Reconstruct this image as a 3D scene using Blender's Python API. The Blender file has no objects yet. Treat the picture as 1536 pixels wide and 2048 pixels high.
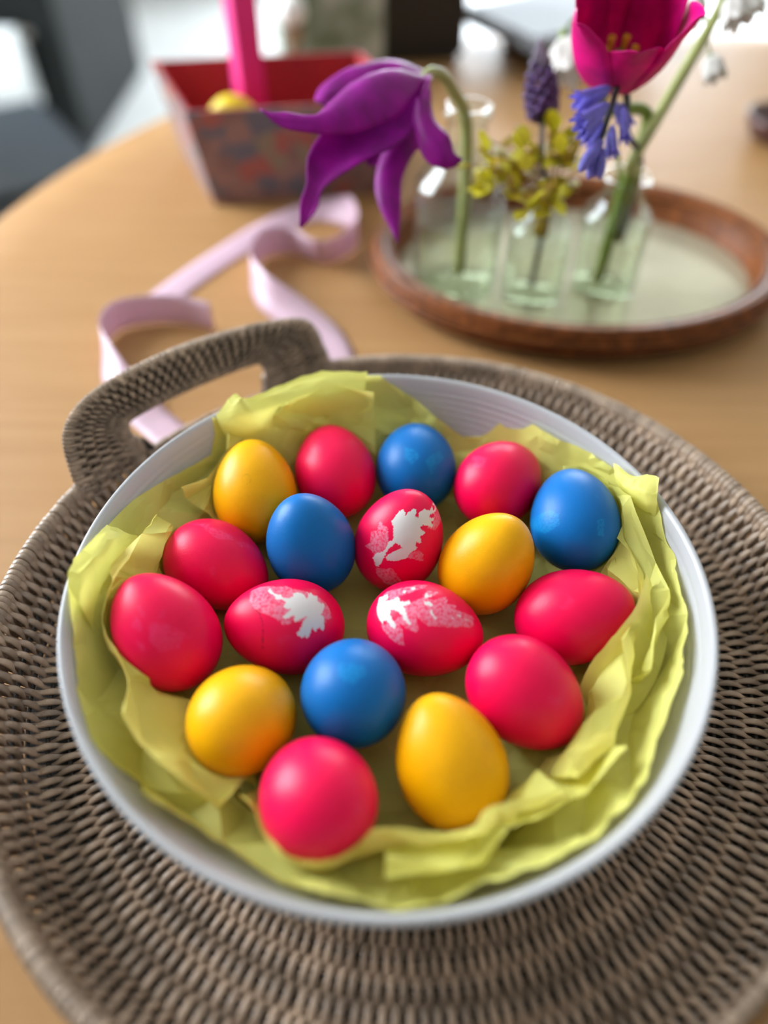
import bpy, bmesh, math, random
import numpy as np
from mathutils import Vector, Matrix, Quaternion, noise, geometry

# ------------------------------------------------------------------ camera, light, exposure
# Lengths are metres.  The table top is z = 0 while building; everything is lifted by TABLE_H at the end.
TABLE_H = 0.75
SC = bpy.context.scene
COL = SC.collection
CAM = Vector((-0.00221, -0.20544, 0.34196))
CR = Vector((0.99994519, 0.00778802, 0.0069974))
CU = Vector((-0.01046981, 0.74381422, 0.66830441))
CF = Vector((0.0, 0.66834104, -0.743855))
FPX = 1500.0
cam_data = bpy.data.cameras.new('camera')
cam = bpy.data.objects.new('camera', cam_data)
COL.objects.link(cam)
M = Matrix((CR, CU, -CF)).transposed().to_4x4()
M.translation = CAM
cam.matrix_world = M
cam_data.sensor_fit = 'VERTICAL'
cam_data.sensor_height = 36.0
cam_data.lens = 36.0 * FPX / 2048.0
cam_data.clip_start = 0.01
cam_data.dof.use_dof = True
cam_data.dof.focus_distance = 0.362
cam_data.dof.aperture_fstop = 26.37 / 14.5
SC.camera = cam

world = bpy.data.worlds.new('overcast_sky')
SC.world = world
world.use_nodes = True
wn = world.node_tree; bg = wn.nodes['Background']
tcw = wn.nodes.new('ShaderNodeTexCoord'); sep = wn.nodes.new('ShaderNodeSeparateXYZ'); mrw = wn.nodes.new('ShaderNodeMapRange'); mxw = wn.nodes.new('ShaderNodeMix'); mxw.data_type = 'RGBA'
wn.links.new(tcw.outputs['Generated'], sep.inputs[0]); wn.links.new(sep.outputs['Z'], mrw.inputs[0]); mrw.inputs[1].default_value = -.04; mrw.inputs[2].default_value = .04
wn.links.new(mrw.outputs[0], mxw.inputs[0]); mxw.inputs[6].default_value = (.13, .14, .11, 1); mxw.inputs[7].default_value = (.86, .93, 1.0, 1)     # garden below, overcast sky above
wn.links.new(mxw.outputs[2], bg.inputs[0])
bg.inputs[1].default_value = 19.0
SC.view_settings.view_transform = 'Standard'
SC.view_settings.look = 'None'
SC.view_settings.gamma = 1.0
SC.view_settings.use_curve_mapping = False
SC.view_settings.exposure = 0.58
SC.cycles.use_denoising = True
SC.cycles.max_bounces = 10
SC.cycles.transparent_max_bounces = 24

def portal(name, loc, sx, sy, direction):
    l = bpy.data.lights.new(name, 'AREA')
    l.shape = 'RECTANGLE'; l.size = sx; l.size_y = sy
    l.cycles.is_portal = True
    o = bpy.data.objects.new(name, l); COL.objects.link(o)
    o.location = loc
    o.rotation_euler = Vector(direction).to_track_quat('-Z', 'Y').to_euler()
    return o
# openings of the room, filled with windows further down: (x or y of wall, spans)
WIN_L = dict(x=-1.9, y0=0.35, y1=1.85, z0=0.0, z1=1.9)
WIN_B = dict(y=4.5, x0=-0.4, x1=2.0, z0=-0.70, z1=1.2)
portal('window_portal', (-1.87, 1.10, 0.95), 1.5, 1.9, (1, 0, 0))
portal('window_portal', (0.8, 4.47, 0.25), 2.4, 1.9, (0, -1, 0))

# ------------------------------------------------------------------ helpers
def AT(px, py, z=None, y=None, d=None):
    """the point of the room on the sight line of a photo pixel, at a height, a depth plane or a distance"""
    v = CF + CR * ((px - 768) / FPX) - CU * ((py - 1024) / FPX)
    if z is not None: t = (z - CAM.z) / v.z
    elif y is not None: t = (y - CAM.y) / v.y
    else: t = d
    return CAM + v * t

class MB:
    def __init__(s): s.v = []; s.f = []
    def add(s, vs, fs):
        b = len(s.v); s.v += [tuple(p) for p in vs]; s.f += [tuple(i + b for i in f) for f in fs]; return s
    def grid(s, rows, cu=False, cv=False):
        n, m = len(rows), len(rows[0]); vs = [p for r in rows for p in r]; fs = []
        for i in range(n if cu else n - 1):
            for j in range(m if cv else m - 1):
                a, b = i, (i + 1) % n; c, d = j, (j + 1) % m
                fs.append((a * m + c, a * m + d, b * m + d, b * m + c))
        return s.add(vs, fs)
    def tube(s, path, rad, k=8, caps=True, closed=False):
        P = [Vector(p) for p in path]; n = len(P); rows = []
        R = rad if hasattr(rad, '__len__') else [rad] * n
        up = None
        for i in range(n):
            if closed: T = P[(i + 1) % n] - P[i - 1]
            else: T = P[min(i + 1, n - 1)] - P[max(i - 1, 0)]
            T.normalize()
            if up is None: up = T.orthogonal()
            up = (up - T * up.dot(T)).normalized(); w = T.cross(up)
            rows.append([P[i] + (up * math.cos(2 * math.pi * j / k) + w * math.sin(2 * math.pi * j / k)) * R[i] for j in range(k)])
        b = len(s.v); s.grid(rows, cu=closed, cv=True)
        if caps and not closed:
            s.f.append(tuple(b + j for j in reversed(range(k)))); s.f.append(tuple(b + (n - 1) * k + j for j in range(k)))
        return s
    def lathe(s, prof, n=48, c=(0, 0, 0), sx=1.0, sy=1.0):
        rows = [[(c[0] + r * sx * math.cos(2 * math.pi * j / n), c[1] + r * sy * math.sin(2 * math.pi * j / n), c[2] + z) for j in range(n)] for r, z in prof]
        return s.grid(rows, cv=True)
    def box(s, c, size, rz=0.0, bev=0.0):
        bm = bmesh.new(); bmesh.ops.create_cube(bm, size=1)
        for v in bm.verts: v.co = Vector((v.co.x * size[0], v.co.y * size[1], v.co.z * size[2]))
        if bev: bmesh.ops.bevel(bm, geom=bm.edges[:], offset=bev, segments=2, affect='EDGES')
        R = Matrix.Rotation(rz, 3, 'Z'); bm.verts.index_update()
        s.add([R @ v.co + Vector(c) for v in bm.verts], [[v.index for v in f.verts] for f in bm.faces]); bm.free(); return s
    def ball(s, c, r, n=16, m=10, axis=None):
        r = r if hasattr(r, '__len__') else (r, r, r)
        Q = Vector(axis).to_track_quat('Z', 'Y') if axis is not None else Quaternion()
        rows = []
        for i in range(m + 1):
            t = math.pi * i / m
            rows.append([Vector(c) + Q @ Vector((r[0] * math.sin(t) * math.cos(2 * math.pi * j / n), r[1] * math.sin(t) * math.sin(2 * math.pi * j / n), -r[2] * math.cos(t))) for j in range(n)])
        return s.grid(rows, cv=True)
    def mesh(s, name, mt, smooth=True):
        me = bpy.data.meshes.new(name); me.from_pydata(s.v, [], s.f); me.validate(verbose=False)
        bm = bmesh.new(); bm.from_mesh(me); bmesh.ops.remove_doubles(bm, verts=bm.verts, dist=1e-7)
        bmesh.ops.recalc_face_normals(bm, faces=bm.faces); bm.to_mesh(me); bm.free()
        if smooth is True: me.polygons.foreach_set('use_smooth', [True] * len(me.polygons))
        elif smooth: me.polygons.foreach_set('use_smooth', [True] * len(me.polygons)); me.set_sharp_from_angle(angle=math.radians(smooth))
        me.materials.append(mt); return me
    def build(s, name, mt, parent=None, smooth=True):
        return link(name, s.mesh(name, mt, smooth), parent)

def link(name, me, parent=None, loc=None, rot=None):
    o = bpy.data.objects.new(name, me); COL.objects.link(o)
    if parent is not None: o.parent = parent
    if loc is not None: o.location = loc
    if rot is not None: o.rotation_euler = rot
    return o
def tag(o, label, cat, group=None, kind=None):
    o['label'] = label; o['category'] = cat
    if group: o['group'] = group
    if kind: o['kind'] = kind
    return o
def thing(name, label, cat, loc=(0, 0, 0), group=None):
    o = bpy.data.objects.new(name, None); COL.objects.link(o); o.location = loc; o.empty_display_size = .02
    return tag(o, label, cat, group)
def struct(o): o['kind'] = 'structure'; return o
def settle(o, root):
    """parent o under root while keeping its built place"""
    o.parent = root; o.matrix_parent_inverse = Matrix.Translation(root.location).inverted(); return o
def cr(pts, n):
    """Catmull-Rom through tuples of any length, n samples"""
    A = np.array(pts, float); k = len(A); out = []
    for t in np.linspace(0, k - 1 - 1e-9, n):
        i = int(t); u = t - i
        p0, p1, p2, p3 = A[max(i - 1, 0)], A[i], A[min(i + 1, k - 1)], A[min(i + 2, k - 1)]
        out.append(.5 * (2 * p1 + (p2 - p0) * u + (2 * p0 - 5 * p1 + 4 * p2 - p3) * u * u + (3 * p1 - p0 - 3 * p2 + p3) * u ** 3))
    return np.array(out)

# ------------------------------------------------------------------ materials
def mat(name, col, rough=.5, spec=.5, var=.0, scale=40., bump=0., bscale=200., metal=0., trans=0., sss=0., col2=None, rnd=0., stretch=(1, 1, 1), coat=0., sheen=0.):
    m = bpy.data.materials.new(name); m.use_nodes = True
    nt = m.node_tree; N = nt.nodes; L = nt.links
    b = N['Principled BSDF']
    b.inputs['Roughness'].default_value = rough; b.inputs['Metallic'].default_value = metal
    b.inputs['Specular IOR Level'].default_value = spec
    b.inputs['Coat Weight'].default_value = coat
    b.inputs['Sheen Weight'].default_value = sheen
    if sss: b.inputs['Subsurface Weight'].default_value = sss; b.inputs['Subsurface Radius'].default_value = (.004, .003, .002); b.inputs['Subsurface Scale'].default_value = 1.
    c = (*col, 1); c2 = (*(col2 if col2 else [x * (1 - var) for x in col]), 1)
    tc = N.new('ShaderNodeTexCoord'); mp = N.new('ShaderNodeMapping'); mp.inputs['Scale'].default_value = stretch
    L.new(tc.outputs['Object'], mp.inputs[0])
    out = None
    if var or col2:
        nz = N.new('ShaderNodeTexNoise'); nz.inputs['Scale'].default_value = scale; nz.inputs['Detail'].default_value = 4
        L.new(mp.outputs[0], nz.inputs['Vector'])
        rp = N.new('ShaderNodeValToRGB'); rp.color_ramp.elements[0].position = .35; rp.color_ramp.elements[1].position = .65
        rp.color_ramp.elements[0].color = c2; rp.color_ramp.elements[1].color = c
        L.new(nz.outputs['Fac'], rp.inputs[0]); out = rp.outputs[0]
    if rnd:
        oi = N.new('ShaderNodeObjectInfo'); hs = N.new('ShaderNodeHueSaturation'); mr = N.new('ShaderNodeMapRange')
        mr.inputs[3].default_value = 1 - rnd; mr.inputs[4].default_value = 1 + rnd
        L.new(oi.outputs['Random'], mr.inputs[0]); L.new(mr.outputs[0], hs.inputs['Value'])
        if out: L.new(out, hs.inputs['Color'])
        else: hs.inputs['Color'].default_value = c
        out = hs.outputs[0]
    if out: L.new(out, b.inputs['Base Color'])
    else: b.inputs['Base Color'].default_value = c
    if bump:
        nb = N.new('ShaderNodeTexNoise'); nb.inputs['Scale'].default_value = bscale; nb.inputs['Detail'].default_value = 3
        L.new(mp.outputs[0], nb.inputs['Vector'])
        bp = N.new('ShaderNodeBump'); bp.inputs['Strength'].default_value = bump; bp.inputs['Distance'].default_value = .001
        L.new(nb.outputs['Fac'], bp.inputs['Height']); L.new(bp.outputs[0], b.inputs['Normal'])
    if trans:
        tr = N.new('ShaderNodeBsdfTranslucent'); mx = N.new('ShaderNodeMixShader'); mx.inputs[0].default_value = trans
        if out: L.new(out, tr.inputs['Color'])
        else: tr.inputs['Color'].default_value = c
        o = N['Material Output']
        L.new(b.outputs[0], mx.inputs[1]); L.new(tr.outputs[0], mx.inputs[2]); L.new(mx.outputs[0], o.inputs['Surface'])
    return m
def clear(name, col, ior=1.45, rough=.02):
    """thin clear glass or water: see-through with a Fresnel reflection"""
    m = bpy.data.materials.new(name); m.use_nodes = True; nt = m.node_tree; N = nt.nodes; L = nt.links
    N.remove(N['Principled BSDF'])
    t = N.new('ShaderNodeBsdfTransparent'); t.inputs[0].default_value = (*col, 1)
    g = N.new('ShaderNodeBsdfGlossy'); g.inputs['Roughness'].default_value = rough
    lw = N.new('ShaderNodeLayerWeight'); lw.inputs[0].default_value = .5
    pw = N.new('ShaderNodeMath'); pw.operation = 'POWER'; pw.inputs[1].default_value = 3.0; L.new(lw.outputs['Facing'], pw.inputs[0])
    fr = N.new('ShaderNodeMapRange'); fr.inputs[3].default_value = ((ior - 1) / (ior + 1)) ** 2; fr.inputs[4].default_value = .6; L.new(pw.outputs[0], fr.inputs[0])
    mx = N.new('ShaderNodeMixShader'); L.new(fr.outputs[0], mx.inputs[0]); L.new(t.outputs[0], mx.inputs[1]); L.new(g.outputs[0], mx.inputs[2])
    L.new(mx.outputs[0], N['Material Output'].inputs['Surface']); return m

M_WALL = mat('wall_paint', (.66, .64, .61), .9)
M_CEIL = mat('ceiling_paint', (.86, .86, .85), .9)
M_FLOOR = mat('pale_floor', (.66, .66, .65), .75, .15, var=.12, scale=2.5)
M_FRAME = mat('window_frame', (.75, .75, .74), .4)
M_PANE = clear('window_glass', (.97, .98, .98))
M_WICKER = mat('grey_rattan', (.47, .325, .23), .40, .5, var=.45, scale=90, rnd=.25, bump=.25, bscale=900)
M_WICKER_D = mat('rattan_core_gap_shade', (.035, .026, .02), .7, var=.3, scale=60)  # rattan cores, near-black: the shade in the weave gaps is put into the colour
M_BOWL = mat('bowl_plastic', (.56, .55, .57), .30, .45, trans=.30)
M_BROWN = mat('brown_rattan', (.24, .070, .016), .5, .25, var=.5, scale=120, bump=.3, bscale=500)
M_CREAM = mat('mirror_cream', (.64, .575, .42), .16, .5, var=.2, scale=14, metal=.35)
M_GLASS = clear('bottle_glass', (.95, .967, .952))
M_WATER = clear('vase_water', (.93, .945, .88), 1.25)
M_PURPLE = mat('purple_petal', (.38, .001, .32), .5, .25, var=.45, scale=60, trans=.25, stretch=(1, 1, .3))
M_MAGENTA = mat('magenta_petal', (.85, .001, .24), .5, .25, var=.4, scale=50, trans=.2)
M_STEM = mat('pale_green_stem', (.34, .36, .12), .5, .4, var=.2, scale=40)
M_STEM2 = mat('green_stem', (.16, .22, .03), .5, .4, var=.2, scale=40)
M_DSTEM = mat('dark_stem', (.05, .05, .05), .5, .4, var=.3)
M_BLUEBELL = mat('bluebell_petal', (.24, .20, .74), .5, .4, var=.35, scale=150, trans=.2, rnd=.15)
M_MUSCARI = mat('grape_hyacinth_floret', (.085, .04, .13), .6, .3, var=.3, scale=200, rnd=.25)
M_MUSC_TOP = mat('grape_hyacinth_bud', (.16, .13, .17), .6, .3, rnd=.2)
M_LEAF = mat('yellow_green_leaf', (.80, .72, .03), .5, .4, var=.35, scale=90, trans=.35, rnd=.3)
M_LEAF2 = mat('bronze_leaf', (.55, .36, .04), .5, .4, var=.4, scale=90, trans=.3, rnd=.3)
M_WHITEP = mat('white_petal', (.80, .76, .72), .5, .4, trans=.3)
M_YEL = mat('yellow_pollen', (.70, .38, .02), .6)
M_RIBBON = mat('pink_ribbon', (.80, .56, .67), .35, .5, trans=.25, var=.06, scale=30)
M_RED = mat('red_lining', (.45, .02, .03), .6, var=.2, scale=25)
M_PINKBOX = mat('hot_pink_card', (.80, .02, .22), .5)
M_YELLOW = mat('yellow_wrap', (.85, .62, .01), .5)
M_BLACK = mat('black_plastic', (.008, .008, .009), .35)
M_DARK = mat('dark_lacquer', (.012, .014, .013), .7, .12, var=.3, scale=5)
M_PALE = mat('pale_grey_board', (.27, .28, .31), .55, .2)
M_METAL = mat('brushed_metal', (.35, .32, .29), .35, metal=.8)
M_WHITE = mat('white_wax', (.85, .85, .82), .4)
M_NAVY = mat('navy_upholstery', (.03, .045, .08), .4)
M_GLARE = mat('white_glare', (.80, .82, .82), .7)  # white of the added cloth that imitates a window reflection
M_SEAT = mat('grey_seat', (.045, .052, .06), .3)
M_CHOC = mat('plum_ceramic', (.10, .045, .04), .3)

def wood():
    m = bpy.data.materials.new('oak_table'); m.use_nodes = True; nt = m.node_tree; N = nt.nodes; L = nt.links
    b = N['Principled BSDF']; b.inputs['Roughness'].default_value = .5; b.inputs['Specular IOR Level'].default_value = .25
    tc = N.new('ShaderNodeTexCoord'); mp = N.new('ShaderNodeMapping'); mp.inputs['Rotation'].default_value = (0, 0, math.radians(-28)); mp.inputs['Scale'].default_value = (1.2, 16, 1)
    L.new(tc.outputs['Object'], mp.inputs[0])
    nz = N.new('ShaderNodeTexNoise'); nz.inputs['Scale'].default_value = 5; nz.inputs['Detail'].default_value = 6; L.new(mp.outputs[0], nz.inputs['Vector'])
    rp = N.new('ShaderNodeValToRGB'); e = rp.color_ramp.elements
    e[0].position = .3; e[0].color = (.40, .205, .078, 1); e[1].position = .7; e[1].color = (.455, .245, .10, 1)
    L.new(nz.outputs['Fac'], rp.inputs[0]); L.new(rp.outputs[0], b.inputs['Base Color'])
    return m
M_OAK = wood()

def paper():
    m = mat('yellow_tissue', (.89, .84, .24), .55, .3, var=.10, scale=22, bump=.4, bscale=170, trans=.42)
    return m
M_TISSUE = paper()

def fabric():
    m = bpy.data.materials.new('floral_fabric'); m.use_nodes = True; nt = m.node_tree; N = nt.nodes; L = nt.links
    b = N['Principled BSDF']; b.inputs['Roughness'].default_value = .8
    tc = N.new('ShaderNodeTexCoord'); vo = N.new('ShaderNodeTexVoronoi'); vo.inputs['Scale'].default_value = 55
    L.new(tc.outputs['Object'], vo.inputs['Vector'])
    rp = N.new('ShaderNodeValToRGB'); rp.color_ramp.interpolation = 'CONSTANT'; e = rp.color_ramp.elements
    e[0].color = (.22, .12, .105, 1); e[1].position = .3; e[1].color = (.28, .155, .13, 1)
    for p, c in ((.55, (.14, .125, .15, 1)), (.76, (.34, .10, .08, 1)), (.86, (.24, .18, .12, 1))):
        x = e.new(p); x.color = c
    L.new(vo.outputs['Color'], rp.inputs[0]); L.new(rp.outputs[0], b.inputs['Base Color']); return m
M_FABRIC = fabric()
M_FLORAL = mat('leaf_print_paper', (.50, .52, .46), .6, col2=(.12, .17, .10), scale=22)

# ------------------------------------------------------------------ the room
X0, X1, Y0, Y1, ZF, ZC = -1.9, 3.6, -2.6, 4.5, -TABLE_H, 2.0
T = .12
struct(MB().box(((X0 + X1) / 2, (Y0 + Y1) / 2, ZF - .05), (X1 - X0 + .4, Y1 - Y0 + .4, .1)).build('floor', M_FLOOR, smooth=False))
struct(MB().box(((X0 + X1) / 2, (Y0 + Y1) / 2, ZC + .05), (X1 - X0 + .4, Y1 - Y0 + .4, .1)).build('ceiling', M_CEIL, smooth=False))
def wall_hole(axis, pos, a0, a1, h, name):
    """a wall in the plane axis = pos, from a0 to a1, with a window opening h = (u0, u1, z0, z1)"""
    mb = MB()
    for u0, u1, z0, z1 in ((a0, h[0], ZF, ZC), (h[1], a1, ZF, ZC), (h[0], h[1], ZF, h[2]), (h[0], h[1], h[3], ZC)):
        c, s = [(u0 + u1) / 2, (z0 + z1) / 2], [u1 - u0, z1 - z0]
        if axis == 'x': mb.box((pos, c[0], c[1]), (T, s[0], s[1]))
        else: mb.box((c[0], pos, c[1]), (s[0], T, s[1]))
    return struct(mb.build(name, M_WALL, smooth=False))
def window(axis, pos, h, name):
    u0, u1, z0, z1 = h; fw = .05
    def bar(mb, a0, a1, b0, b1, t=.06):
        c, s = ((a0 + a1) / 2, (b0 + b1) / 2), (a1 - a0, b1 - b0)
        mb.box((pos, c[0], c[1]) if axis == 'x' else (c[0], pos, c[1]), (t, s[0], s[1]) if axis == 'x' else (s[0], t, s[1]), bev=.004)
    root = struct(bpy.data.objects.new(name, None)); COL.objects.link(root)
    fr = MB(); bar(fr, u0, u1, z0, z0 + fw); bar(fr, u0, u1, z1 - fw, z1); bar(fr, u0, u0 + fw, z0 + fw, z1 - fw); bar(fr, u1 - fw, u1, z0 + fw, z1 - fw)
    fr.build('window_frame', M_FRAME, root, 30)
    mid = (u0 + u1) / 2
    mu = MB(); bar(mu, mid - .03, mid + .03, z0 + fw, z1 - fw); mu.build('mullion', M_FRAME, root, 30)
    for a, b in ((u0 + fw, mid - .03), (mid + .03, u1 - fw)):
        g = MB(); bar(g, a, b, z0 + fw, z1 - fw, .006); g.build('pane', M_PANE, root, False)
    return root
hl = (WIN_L['y0'], WIN_L['y1'], WIN_L['z0'], WIN_L['z1']); hb = (WIN_B['x0'], WIN_B['x1'], WIN_B['z0'], WIN_B['z1'])
wall_hole('x', X0 - T / 2, Y0, Y1, hl, 'wall_left'); window('x', X0 - T / 2, hl, 'window_1')
wall_hole('y', Y1 + T / 2, X0, X1, hb, 'wall_back'); window('y', Y1 + T / 2, hb, 'window_2')
struct(MB().box((X1 + T / 2, (Y0 + Y1) / 2, (ZF + ZC) / 2), (T, Y1 - Y0, ZC - ZF)).build('wall_right', M_WALL, smooth=False))
struct(MB().box(((X0 + X1) / 2, Y0 - T / 2, (ZF + ZC) / 2), (X1 - X0, T, ZC - ZF)).build('wall_front', M_WALL, smooth=False))

# ------------------------------------------------------------------ the table
TC = Vector((.37, .30, 0)); TR = .762
tb = thing('table', 'large round oak dining table with a smooth honey-coloured top', 'table', TC + Vector((0, 0, ZF)))
prof = [(0.0, 0.0), (TR - .06, 0.0), (TR - .012, 0.0), (TR - .004, -.003), (TR, -.010), (TR, -.026), (TR - .004, -.033), (TR - .012, -.036), (0.0, -.036)]
settle(MB().lathe(prof, 160, TC).build('table_top', M_OAK, smooth=40), tb)
settle(MB().lathe([(0, -.036), (.30, -.036), (.30, -.07), (.09, -.10), (.075, -.35), (.085, -.60), (.20, -.66), (.20, -.70), (0, -.70)], 48, TC).build('pedestal', M_OAK, smooth=40), tb)
for k in range(4):
    a = math.pi / 4 + k * math.pi / 2; d = Vector((math.cos(a), math.sin(a), 0))
    settle(MB().tube([TC + d * .10 + Vector((0, 0, -.62)), TC + d * .30 + Vector((0, 0, -.665)), TC + d * .45 + Vector((0, 0, -.715))], [.04, .035, .033], 12).build('foot', M_OAK), tb)

# ------------------------------------------------------------------ the round wicker tray
TRC = Vector((.0125, .001, 0))
tray = thing('wicker_tray', 'large round grey-brown wicker tray with raised rim and arched handle, under the bowl', 'tray', TRC)
# half section of the weave: floor, corner, leaning wall, over the rim, down the outside
sec = [(.112, .0052)] + [(r, .0052) for r in np.linspace(.12, .179, 8)] + [(.1835, .0062), (.1868, .0100), (.1888, .0155)]
sec += [(.1888 + .0085 * t, .0155 + .0225 * t) for t in np.linspace(.15, 1, 6)]
sec += [(.1978 + .0034 * -math.cos(a) * 1.0 + .0026, .0385 + .0040 * math.sin(a)) for a in np.linspace(.35, math.pi, 8)]
sec += [(.2030, .034), (.2000, .020), (.1950, .006), (.1925, .0022)]
SEC_HIGH = np.array(sec)
SEC_LOW = np.array([(r, z) if z < .0156 else (.1888 + (r - .1888) * .62, .0155 + (z - .0155) * .62) for r, z in sec[:-2]] + sec[-2:])
def use(s_):
    global sec, cum
    sec = s_; cum = np.r_[0, np.cumsum(np.hypot(*np.diff(sec, axis=0).T))]
use(SEC_HIGH)
def P(s): return np.array([np.interp(s, cum, sec[:, 0]), np.interp(s, cum, sec[:, 1])])
def Nn(s):
    t = P(s + .0008) - P(s - .0008); t /= np.linalg.norm(t); return np.array([-t[1], t[0]])
RS = .0097
I_RIM = 8 + 1 + 3 + 6 - 1
def strand_mesh(par):
    rows = []; s_rim = cum[I_RIM]; s_out = cum[-5]
    S = np.arange(0, cum[-1], RS / 7.0)
    for s in S:
        p, n = P(s), Nn(s)
        ph = math.cos(math.pi * s / RS + par * math.pi)
        fade = 1.0
        if s > s_rim - .006: fade = max(0.0, (s_rim - s) / .006)
        lift = (.0017 * (1 if ph > 0 else -1) * abs(ph) ** .8 + .0002) * fade + (1 - fade) * .0006
        if s > s_out: lift = .0014 * ph
        w = 0.00372 * min(1.12, max(.55, p[0] / .172)) * (.80 + .20 * ph * fade) + (1 - fade) * .0006
        th = .0011
        q = p + n * lift
        row = []
        for (a, b) in ((-.5, -.1), (-.28, .5), (.28, .5), (.5, -.1), (.0, -.5)):
            row.append((q[0] + n[0] * b * th, a * w, q[1] + n[1] * b * th))
        rows.append(row)
    return MB().grid(rows, cv=True).mesh('strand', M_WICKER)
sm = [strand_mesh(0), strand_mesh(1)]
use(SEC_LOW); sl = [strand_mesh(0), strand_mesh(1)]; use(SEC_HIGH)
s_rim = cum[I_RIM]
def in_gap(deg): return 118.0 < deg < 142.6 or 298.0 < deg < 322.6
NS = 384
mass = MB()
for k in range(NS):
    a = 2 * math.pi * k / NS
    deg = math.degrees(a)
    jit = (random.random() - .5) * .004
    if 50.5 < deg < 130:                     # the far side, mostly behind the bowl
        R3 = Matrix.Rotation(a + jit, 3, 'Z'); me = (sl if in_gap(deg) else sm)[k % 2]
        mass.add([R3 @ v.co + TRC for v in me.vertices], [tuple(p.vertices) for p in me.polygons])
        continue
    link('strand', (sl if in_gap(deg) else sm)[k % 2], tray, rot=((random.random() - .5) * .003, (random.random() - .5) * .003, a + jit))
o = settle(mass.build('far_strands', M_WICKER), tray); o['kind'] = 'stuff'
k = 0
for s in np.arange(RS, s_rim + .002, RS):
    p = P(s)
    if p[1] > .0285: continue
    mb = MB().tube([(p[0] * math.cos(t), p[0] * math.sin(t), p[1]) for t in np.linspace(0, 2 * math.pi, 120, endpoint=False)], .0011, 6, closed=True)
    mb.build('ring_core', M_WICKER_D, tray)
mb = MB().tube([((.1954 if in_gap(math.degrees(t)) else .1995) * math.cos(t), (.1954 if in_gap(math.degrees(t)) else .1995) * math.sin(t), .0292 if in_gap(math.degrees(t)) else .0382) for t in np.linspace(0, 2 * math.pi, 280, endpoint=False)], .0026, 8, closed=True)
mb.build('rim_core', M_WICKER_D, tray)
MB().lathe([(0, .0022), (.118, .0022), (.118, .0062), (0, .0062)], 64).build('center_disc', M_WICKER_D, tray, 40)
MB().lathe([(.117, .0006), (.190, .0006), (.190, .0014), (.117, .0014)], 96).build('gap_shade_disc', M_WICKER_D, tray, 40)  # near-black disc added so the gaps of the weave read as shade
# arched handle
OUT = [(156.9, 0.0340), (156.4, 0.046), (155.2, 0.0578), (153.8, 0.0669), (151.6, 0.0723), (148.8, 0.0755), (144.7, 0.0767), (140.0, 0.0766), (135.5, 0.0762), (131.0, 0.0759), (126.5, 0.0753), (122.1, 0.0746), (117.7, 0.0741), (113.4, 0.0733), (109.9, 0.0721), (107.9, 0.0693), (106.6, 0.0629), (105.8, 0.0539), (105.1, 0.0457), (104.4, 0.0340)]
INN = [(143.6, 0.0300), (143.8, 0.0417), (143.9, 0.0484), (143.6, 0.0517), (142.4, 0.053), (138.8, 0.0529), (133.9, 0.0522), (129.0, 0.0518), (124.2, 0.0517), (120.4, 0.0517), (118.0, 0.0515), (117.2, 0.0498), (117.0, 0.0417), (117.0, 0.0300)]
def HP(th, h, off=0.0):
    r = .1905 + (h - .0155) * .36 + off
    return Vector((r * math.cos(math.radians(th)), r * math.sin(math.radians(th)), h))
NH = 92
oc, ic = cr(OUT, NH), cr(INN, NH)
def make_handle(root, turn, single):
    h = bpy.data.objects.new('handle', None); COL.objects.link(h); h.parent = root; h.rotation_euler.z = turn
    joined = MB()
    for k in range(NH):
        o_, i_ = oc[k], ic[k]
        # tangent of the band, for the width of the strand
        k0, k1 = max(k - 1, 0), min(k + 1, NH - 1)
        path = []
        for u in np.linspace(0, 1, 22):
            q = i_ + (o_ - i_) * u; path.append((q, u, 1))
        for u in np.linspace(1, 0, 9): path.append((i_ + (o_ - i_) * u, u, -1))
        rows = []
        for q, u, side in path:
            tg = HP(*(ic[k1] + (oc[k1] - ic[k1]) * u)) - HP(*(ic[k0] + (oc[k0] - ic[k0]) * u))
            wid = min(.0052, max(.0016, tg.length / 2 * 1.12)); tg.normalize()
            e = min(u, 1 - u) / .12; thick = .0030 * math.sqrt(max(0., 1 - (1 - min(e, 1)) ** 2))
            wv = 0.0
            if side > 0 and .15 < u < .88: wv = .0021 * math.cos((u - .15) / .73 * 4 * math.pi + (k % 2) * math.pi)
            c = HP(q[0], q[1], 0); inward = Vector((-math.cos(math.radians(q[0])), -math.sin(math.radians(q[0])), .36)).normalized()
            acr = (HP(*o_) - HP(*i_)).normalized()
            c = c + inward * (thick * side + wv) + acr * ((.0008 if u > .5 else -.0008) if e < .4 else 0)
            n = inward * side
            if e < 1: n = (n * max(e, .05) + acr * (1 - e) * (1 if u > .5 else -1)).normalized()
            sw = 1.0 - .42 * (wv < 0)
            rows.append([c - tg * wid * .5 * sw, c - tg * wid * .25 * sw + n * .0006, c + tg * wid * .25 * sw + n * .0006, c + tg * wid * .5 * sw, c - n * .0004])
        if single: MB().grid(rows, cu=True, cv=True).build('strand', M_WICKER, h)
        else: joined.grid(rows, cu=True, cv=True)
    if not single: j = joined.build('handle_weave', M_WICKER, h); j['kind'] = 'stuff'
    for fr in (.07, .33, .52, .70, .93):
        MB().tube([HP(*(ic[k] + (oc[k] - ic[k]) * fr)) for k in range(NH)], 0.0017, 8).build('handle_rod', M_WICKER_D, h)
make_handle(tray, 0.0, True)
make_handle(tray, math.pi, False)

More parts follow.
